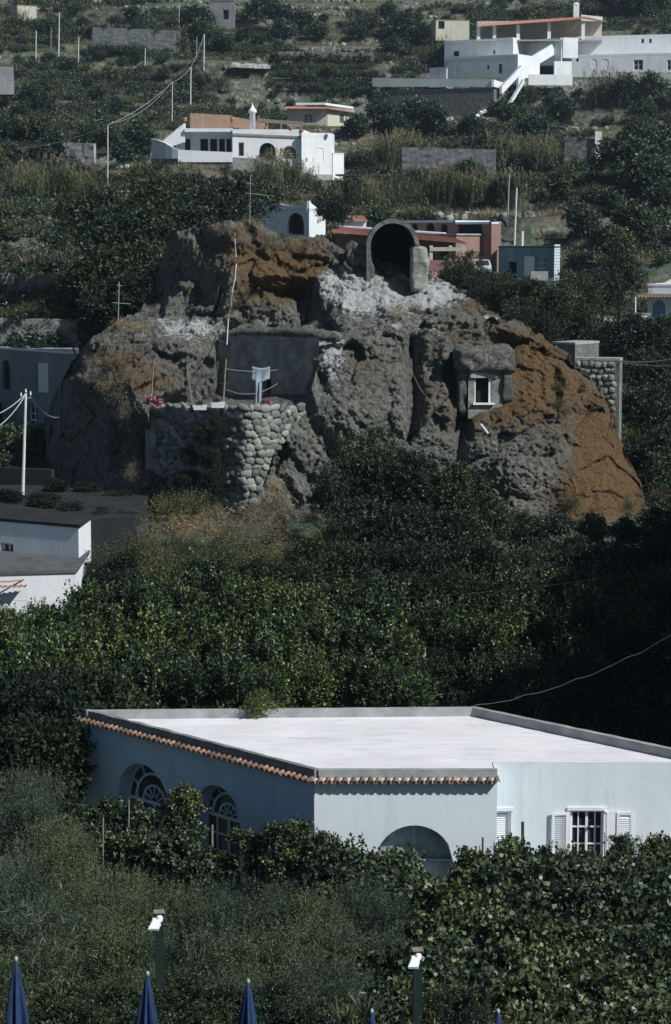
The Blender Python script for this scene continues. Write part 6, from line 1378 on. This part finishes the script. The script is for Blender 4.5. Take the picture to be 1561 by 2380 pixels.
for (py, Y, s, st2) in rw_:
    px = {2020: 760, 2075: 800, 2140: 880, 2205: 920, 2275: 850, 2345: 860, 2410: 800}[py]
    while px < 1640:
        dy2 = 0
        if py == 2020: dy2 = 22 if px > 1230 else (6 if px < 870 or px > 1080 else 14)
        if not (py == 2020 and (990 < px < 1105 or px < 800)) and not (py == 2075 and 985 < px < 1100): vine(px + rv_.uniform(-15, 15), py + dy2 + rv_.uniform(-12, 12), Y + rv_.uniform(-.8, .8), s * rv_.uniform(.85, 1.1))
        px += st2
for (px, py, Y, s) in ((215,1905,61,.55),(260,1890,61,.5),(310,1900,60.5,.6),(350,1925,60,.6),(400,1905,60,.55),(430,1850,60,.42),(435,1880,60,.5),(230,1960,60,.6),(300,1970,59.5,.65),(370,1980,59,.7),(440,1960,59,.65),(450,2010,58.5,.6),(520,2000,58.9,.32),(548,1945,58.9,.26),(590,1960,58.6,.42),(585,2010,58.4,.4),(640,1950,58.2,.5),(690,1945,58.2,.5),(650,2010,58,.55),(710,2000,57.8,.55),(760,1975,57.5,.5),(740,2040,57,.6),(800,2010,57,.6),(1450,1970,57.6,.4),(1520,1975,57.5,.5),(1180,1975,57.5,.4)):
    vine(px, py, Y, s, 'grapevine climbing its stake along the shaded left wall' if px < 730 else 'grapevine reaching up in front of the sunlit wall', 'vines along the left wall' if px < 730 else 'vines before the sunlit wall')
for (px, y0, y1, m_, r_, l_) in ((494,2060,1918,wood,.03,'pale cane stake in front of the second arched window'),(1216,2010,1911,wood_dark,.045,'tallest dark square stake before the wing wall'),(1189,2010,1936,wood_dark,.03,'short dark stake left of the tallest one'),(1123,2010,1947,wood_dark,.028,'dark stake near the recess corner of the wing'),(300,1960,1860,wood,.02,'thin cane stake among the vines by the first arched window'),
                              (240,1990,1900,wood,.02,'thin cane stake left of the first arched window'),(1407,2010,1935,wood,.018,'thin cane stake before the shuttered window'),(1470,2060,1975,wood,.02,'thin cane stake at the far right of the vines'),(720,2000,1940,wood,.018,'thin cane stake at the sunlit house corner')):
    Y = 57.6 if px > 600 else 59.2; tag(obj('vine_stake', MB().tube([P(px, y0 + 60, Y), P(px, y1, Y)], r_, 5), m_, origin=P(px, y0 + 60, Y)), l_, 'stake')
# low broad-leaf hedge right in front
for (px, py, Y, s) in ((150,2330,35,.7),(240,2350,35,.7),(420,2330,35,.65),(510,2340,35,.65),(620,2340,35,.7),(100,2390,33,.7),(200,2410,33,.7),(350,2410,33,.7),(480,2400,33,.7),(600,2400,33,.7),(700,2390,33,.7),(1000,2350,36,.6),(1080,2380,34,.7)):
    q = P(px, py, Y); plant('hedge_shrub', [LAUREL[0], LAUREL[1]], q, s * .42, 'glossy broad-leaved shrub in the hedge behind the closed parasols', 'hedge shrubs behind the parasols', 'shrub')
plant('palm_tuft', AGAVE[1:], P(50, 2210, 34.5), .8, 'spiky palm tuft above the leftmost parasol', cat='palm'); plant('palm_tuft', AGAVE[1:], P(100, 2270, 34), .6, 'second spiky palm tuft just right of the leftmost parasol', cat='palm')
plant('agave', AGAVE[:1], P(855, 2372, 34.5), .62, 'spiky agave at the bottom left of the second lamp post', cat='plant'); plant('agave', AGAVE[:1], P(800, 2388, 34), .6, 'smaller spiky agave at the bottom edge', cat='plant')

# --- lamp posts
def lamp_post(px, pyt, Y, label):
    g_ = P(px, pyt, Y); gr = gz(g_[0], g_[1]); e = empty('lamp_post', (g_[0], g_[1], gr), label, 'lamp post')
    zt = g_[2]; obj('post', MB().box((g_[0], Y, (gr + zt) / 2), (.145, .145, zt - gr), .12), green_metal, e)
    obj('cap', MB().box((g_[0], Y, zt + .012), (.18, .18, .02), .12), wood, e)
    hx, hy, hz = g_[0] - .03, Y - .12, zt - .15
    hd = MB(); w2 = .066
    sec = [(-.05, .05), (.05, .08), (.10, .02), (.06, -.045), (-.16, -.075), (-.17, -.05)]
    n_ = len(sec); hd.v += [(hx + s_ * w2 * (1 if i < 4 else 1.25) - (.05 if i >= 4 else 0), hy + a_ * .8, hz + b2) for s_ in (-1, 1) for i, (a_, b2) in enumerate(sec)]
    hd.f += [tuple(range(n_)), tuple(range(n_, 2 * n_))[::-1]] + [(i, n_ + i, n_ + (i + 1) % n_, (i + 1) % n_) for i in range(n_)]
    h_ = obj('lamp_head', hd, paint_white, e); obj('bracket', MB().lathe((g_[0] + .01, Y - .07, zt - .10), [(.03, -.06), (.055, -.03), (.06, .03), (.03, .07)], 12), paint_white, e, True)
    obj('lens', MB().box((hx - .04, hy - .06, hz - .082), (.17, .13, .012)), glassc, h_)
    return e
lamp_post(370, 2121, 35, 'green square lamp post with a white floodlight, the left one')
lamp_post(971, 2209, 35, 'green square lamp post with a white floodlight, beside the agave')
# --- closed parasols
def parasol(px, pyt, Y, label):
    t = P(px, pyt, Y); g_ = gz(t[0], t[1]); e = empty('closed_parasol', (t[0], t[1], g_), label, 'parasol', 'closed blue parasols along the bottom edge')
    ph = rs.uniform(0, 6)
    def fold(a_, z): k = min(1, max(0, (-z) / .5)); return (.20 * cos(7 * a_ + ph + z * 1.1) + .13 * cos(3 * a_ + ph * 2 + z * 2) + .07 * cos(13 * a_ - ph)) * k
    cp = MB().lathe((t[0], t[1], t[2] - .08), [(.15, -1.55), (.17, -1.35), (.162, -1.05), (.134, -.75), (.096, -.45), (.06, -.2), (.028, -.02), (.015, 0)], 96, fold); obj('canopy', cp, blue_cloth, e, True)
    obj('finial', MB().lathe((t[0], t[1], t[2] - .09), [(.018, 0), (.030, .025), (.028, .06), (.010, .08)], 12), metal_m, e, True)
    obj('pole', MB().tube([(t[0], t[1], g_ - .2), (t[0], t[1], t[2] - 1.0)], .022, 8), metal_m, e)
parasol(37, 2222, 30, 'closed blue parasol at the left edge, showing most of its canopy'); parasol(343, 2256, 31, 'closed blue parasol in front of the left lamp post')
parasol(577, 2274, 31.5, 'closed blue parasol third from the left'); parasol(865, 2344, 32, 'tip of a closed blue parasol left of the second lamp post'); parasol(1159, 2344, 32, 'tip of a closed blue parasol, rightmost of the row')

# --- say which is which where rows can be counted
ORD = ['leftmost', 'second', 'third', 'fourth', 'fifth', 'sixth', 'seventh', 'eighth', 'ninth', 'tenth', 'eleventh', 'twelfth', 'thirteenth', 'fourteenth', 'fifteenth', 'sixteenth', 'seventeenth', 'eighteenth', 'nineteenth', 'twentieth', 'twenty-first']
def relabel(group, what, bands, tail):
    L = [o for o in COL.objects if o.parent is None and o.get('group') == group]
    def py(o):
        z = o.location.z + 1.5; return CY + FPX * math.tan(math.atan2(CAMZ - z, o.location.y) - TH)
    L.sort(key=lambda o: -o.location.y); n_ = len(L); k = len(bands)
    for b_ in range(k):
        row = L[n_ * b_ // k: n_ * (b_ + 1) // k]; row.sort(key=lambda o: o.location.x / o.location.y)
        for i, o in enumerate(row):
            pos = 'rightmost' if i == len(row) - 1 and i > 0 else ORD[i]
            o['label'] = f"{pos} {what}{'' if pos in ('leftmost', 'rightmost') else ' from the left'} in the {bands[b_]} row {tail}"
relabel('citrus trees of the orchard', 'citrus tree', ['back', 'middle', 'third', 'front'], 'behind the white roof')
relabel('shaded trees behind the right parapet', 'dark tree', ['back', 'front'], 'behind the right parapet')
relabel('grapevines in the foreground', 'grapevine', ['top', 'second', 'third', 'fourth', 'fifth', 'lowest'], 'of the vine tangle')
relabel('olive trees in the left foreground', 'olive tree', ['far', 'middle', 'near'], 'of the left foreground')
relabel('evergreen trees before the crag', 'evergreen', ['rear', 'middle', 'front'], 'before the crag')
relabel('large dark trees left of the crag summit', 'large dark tree', ['rear', 'middle', 'front'], 'left of the crag summit')
relabel('low trees at the right foot of the crag', 'low dark tree', ['rear', 'front'], 'right below the crag')
relabel('dark trees on the slope right of the crag', 'bushy tree', ['upper', 'lower'], 'right of the crag')
relabel('dark thickets behind the orchard', 'shade-dark thicket', ['rear', 'front'], 'behind the orchard')
relabel('dark evergreens on the hillside', 'dark evergreen', ['top', 'upper', 'middle', 'lower'], 'on the hillside')
relabel('hedge shrubs behind the parasols', 'hedge shrub', ['rear', 'front'], 'behind the parasols')
relabel('vines along the left wall', 'staked vine', ['rear', 'front'], 'along the shaded wall')
relabel('evergreens right of the crag', 'glossy evergreen', ['rear', 'front'], 'under the rope')
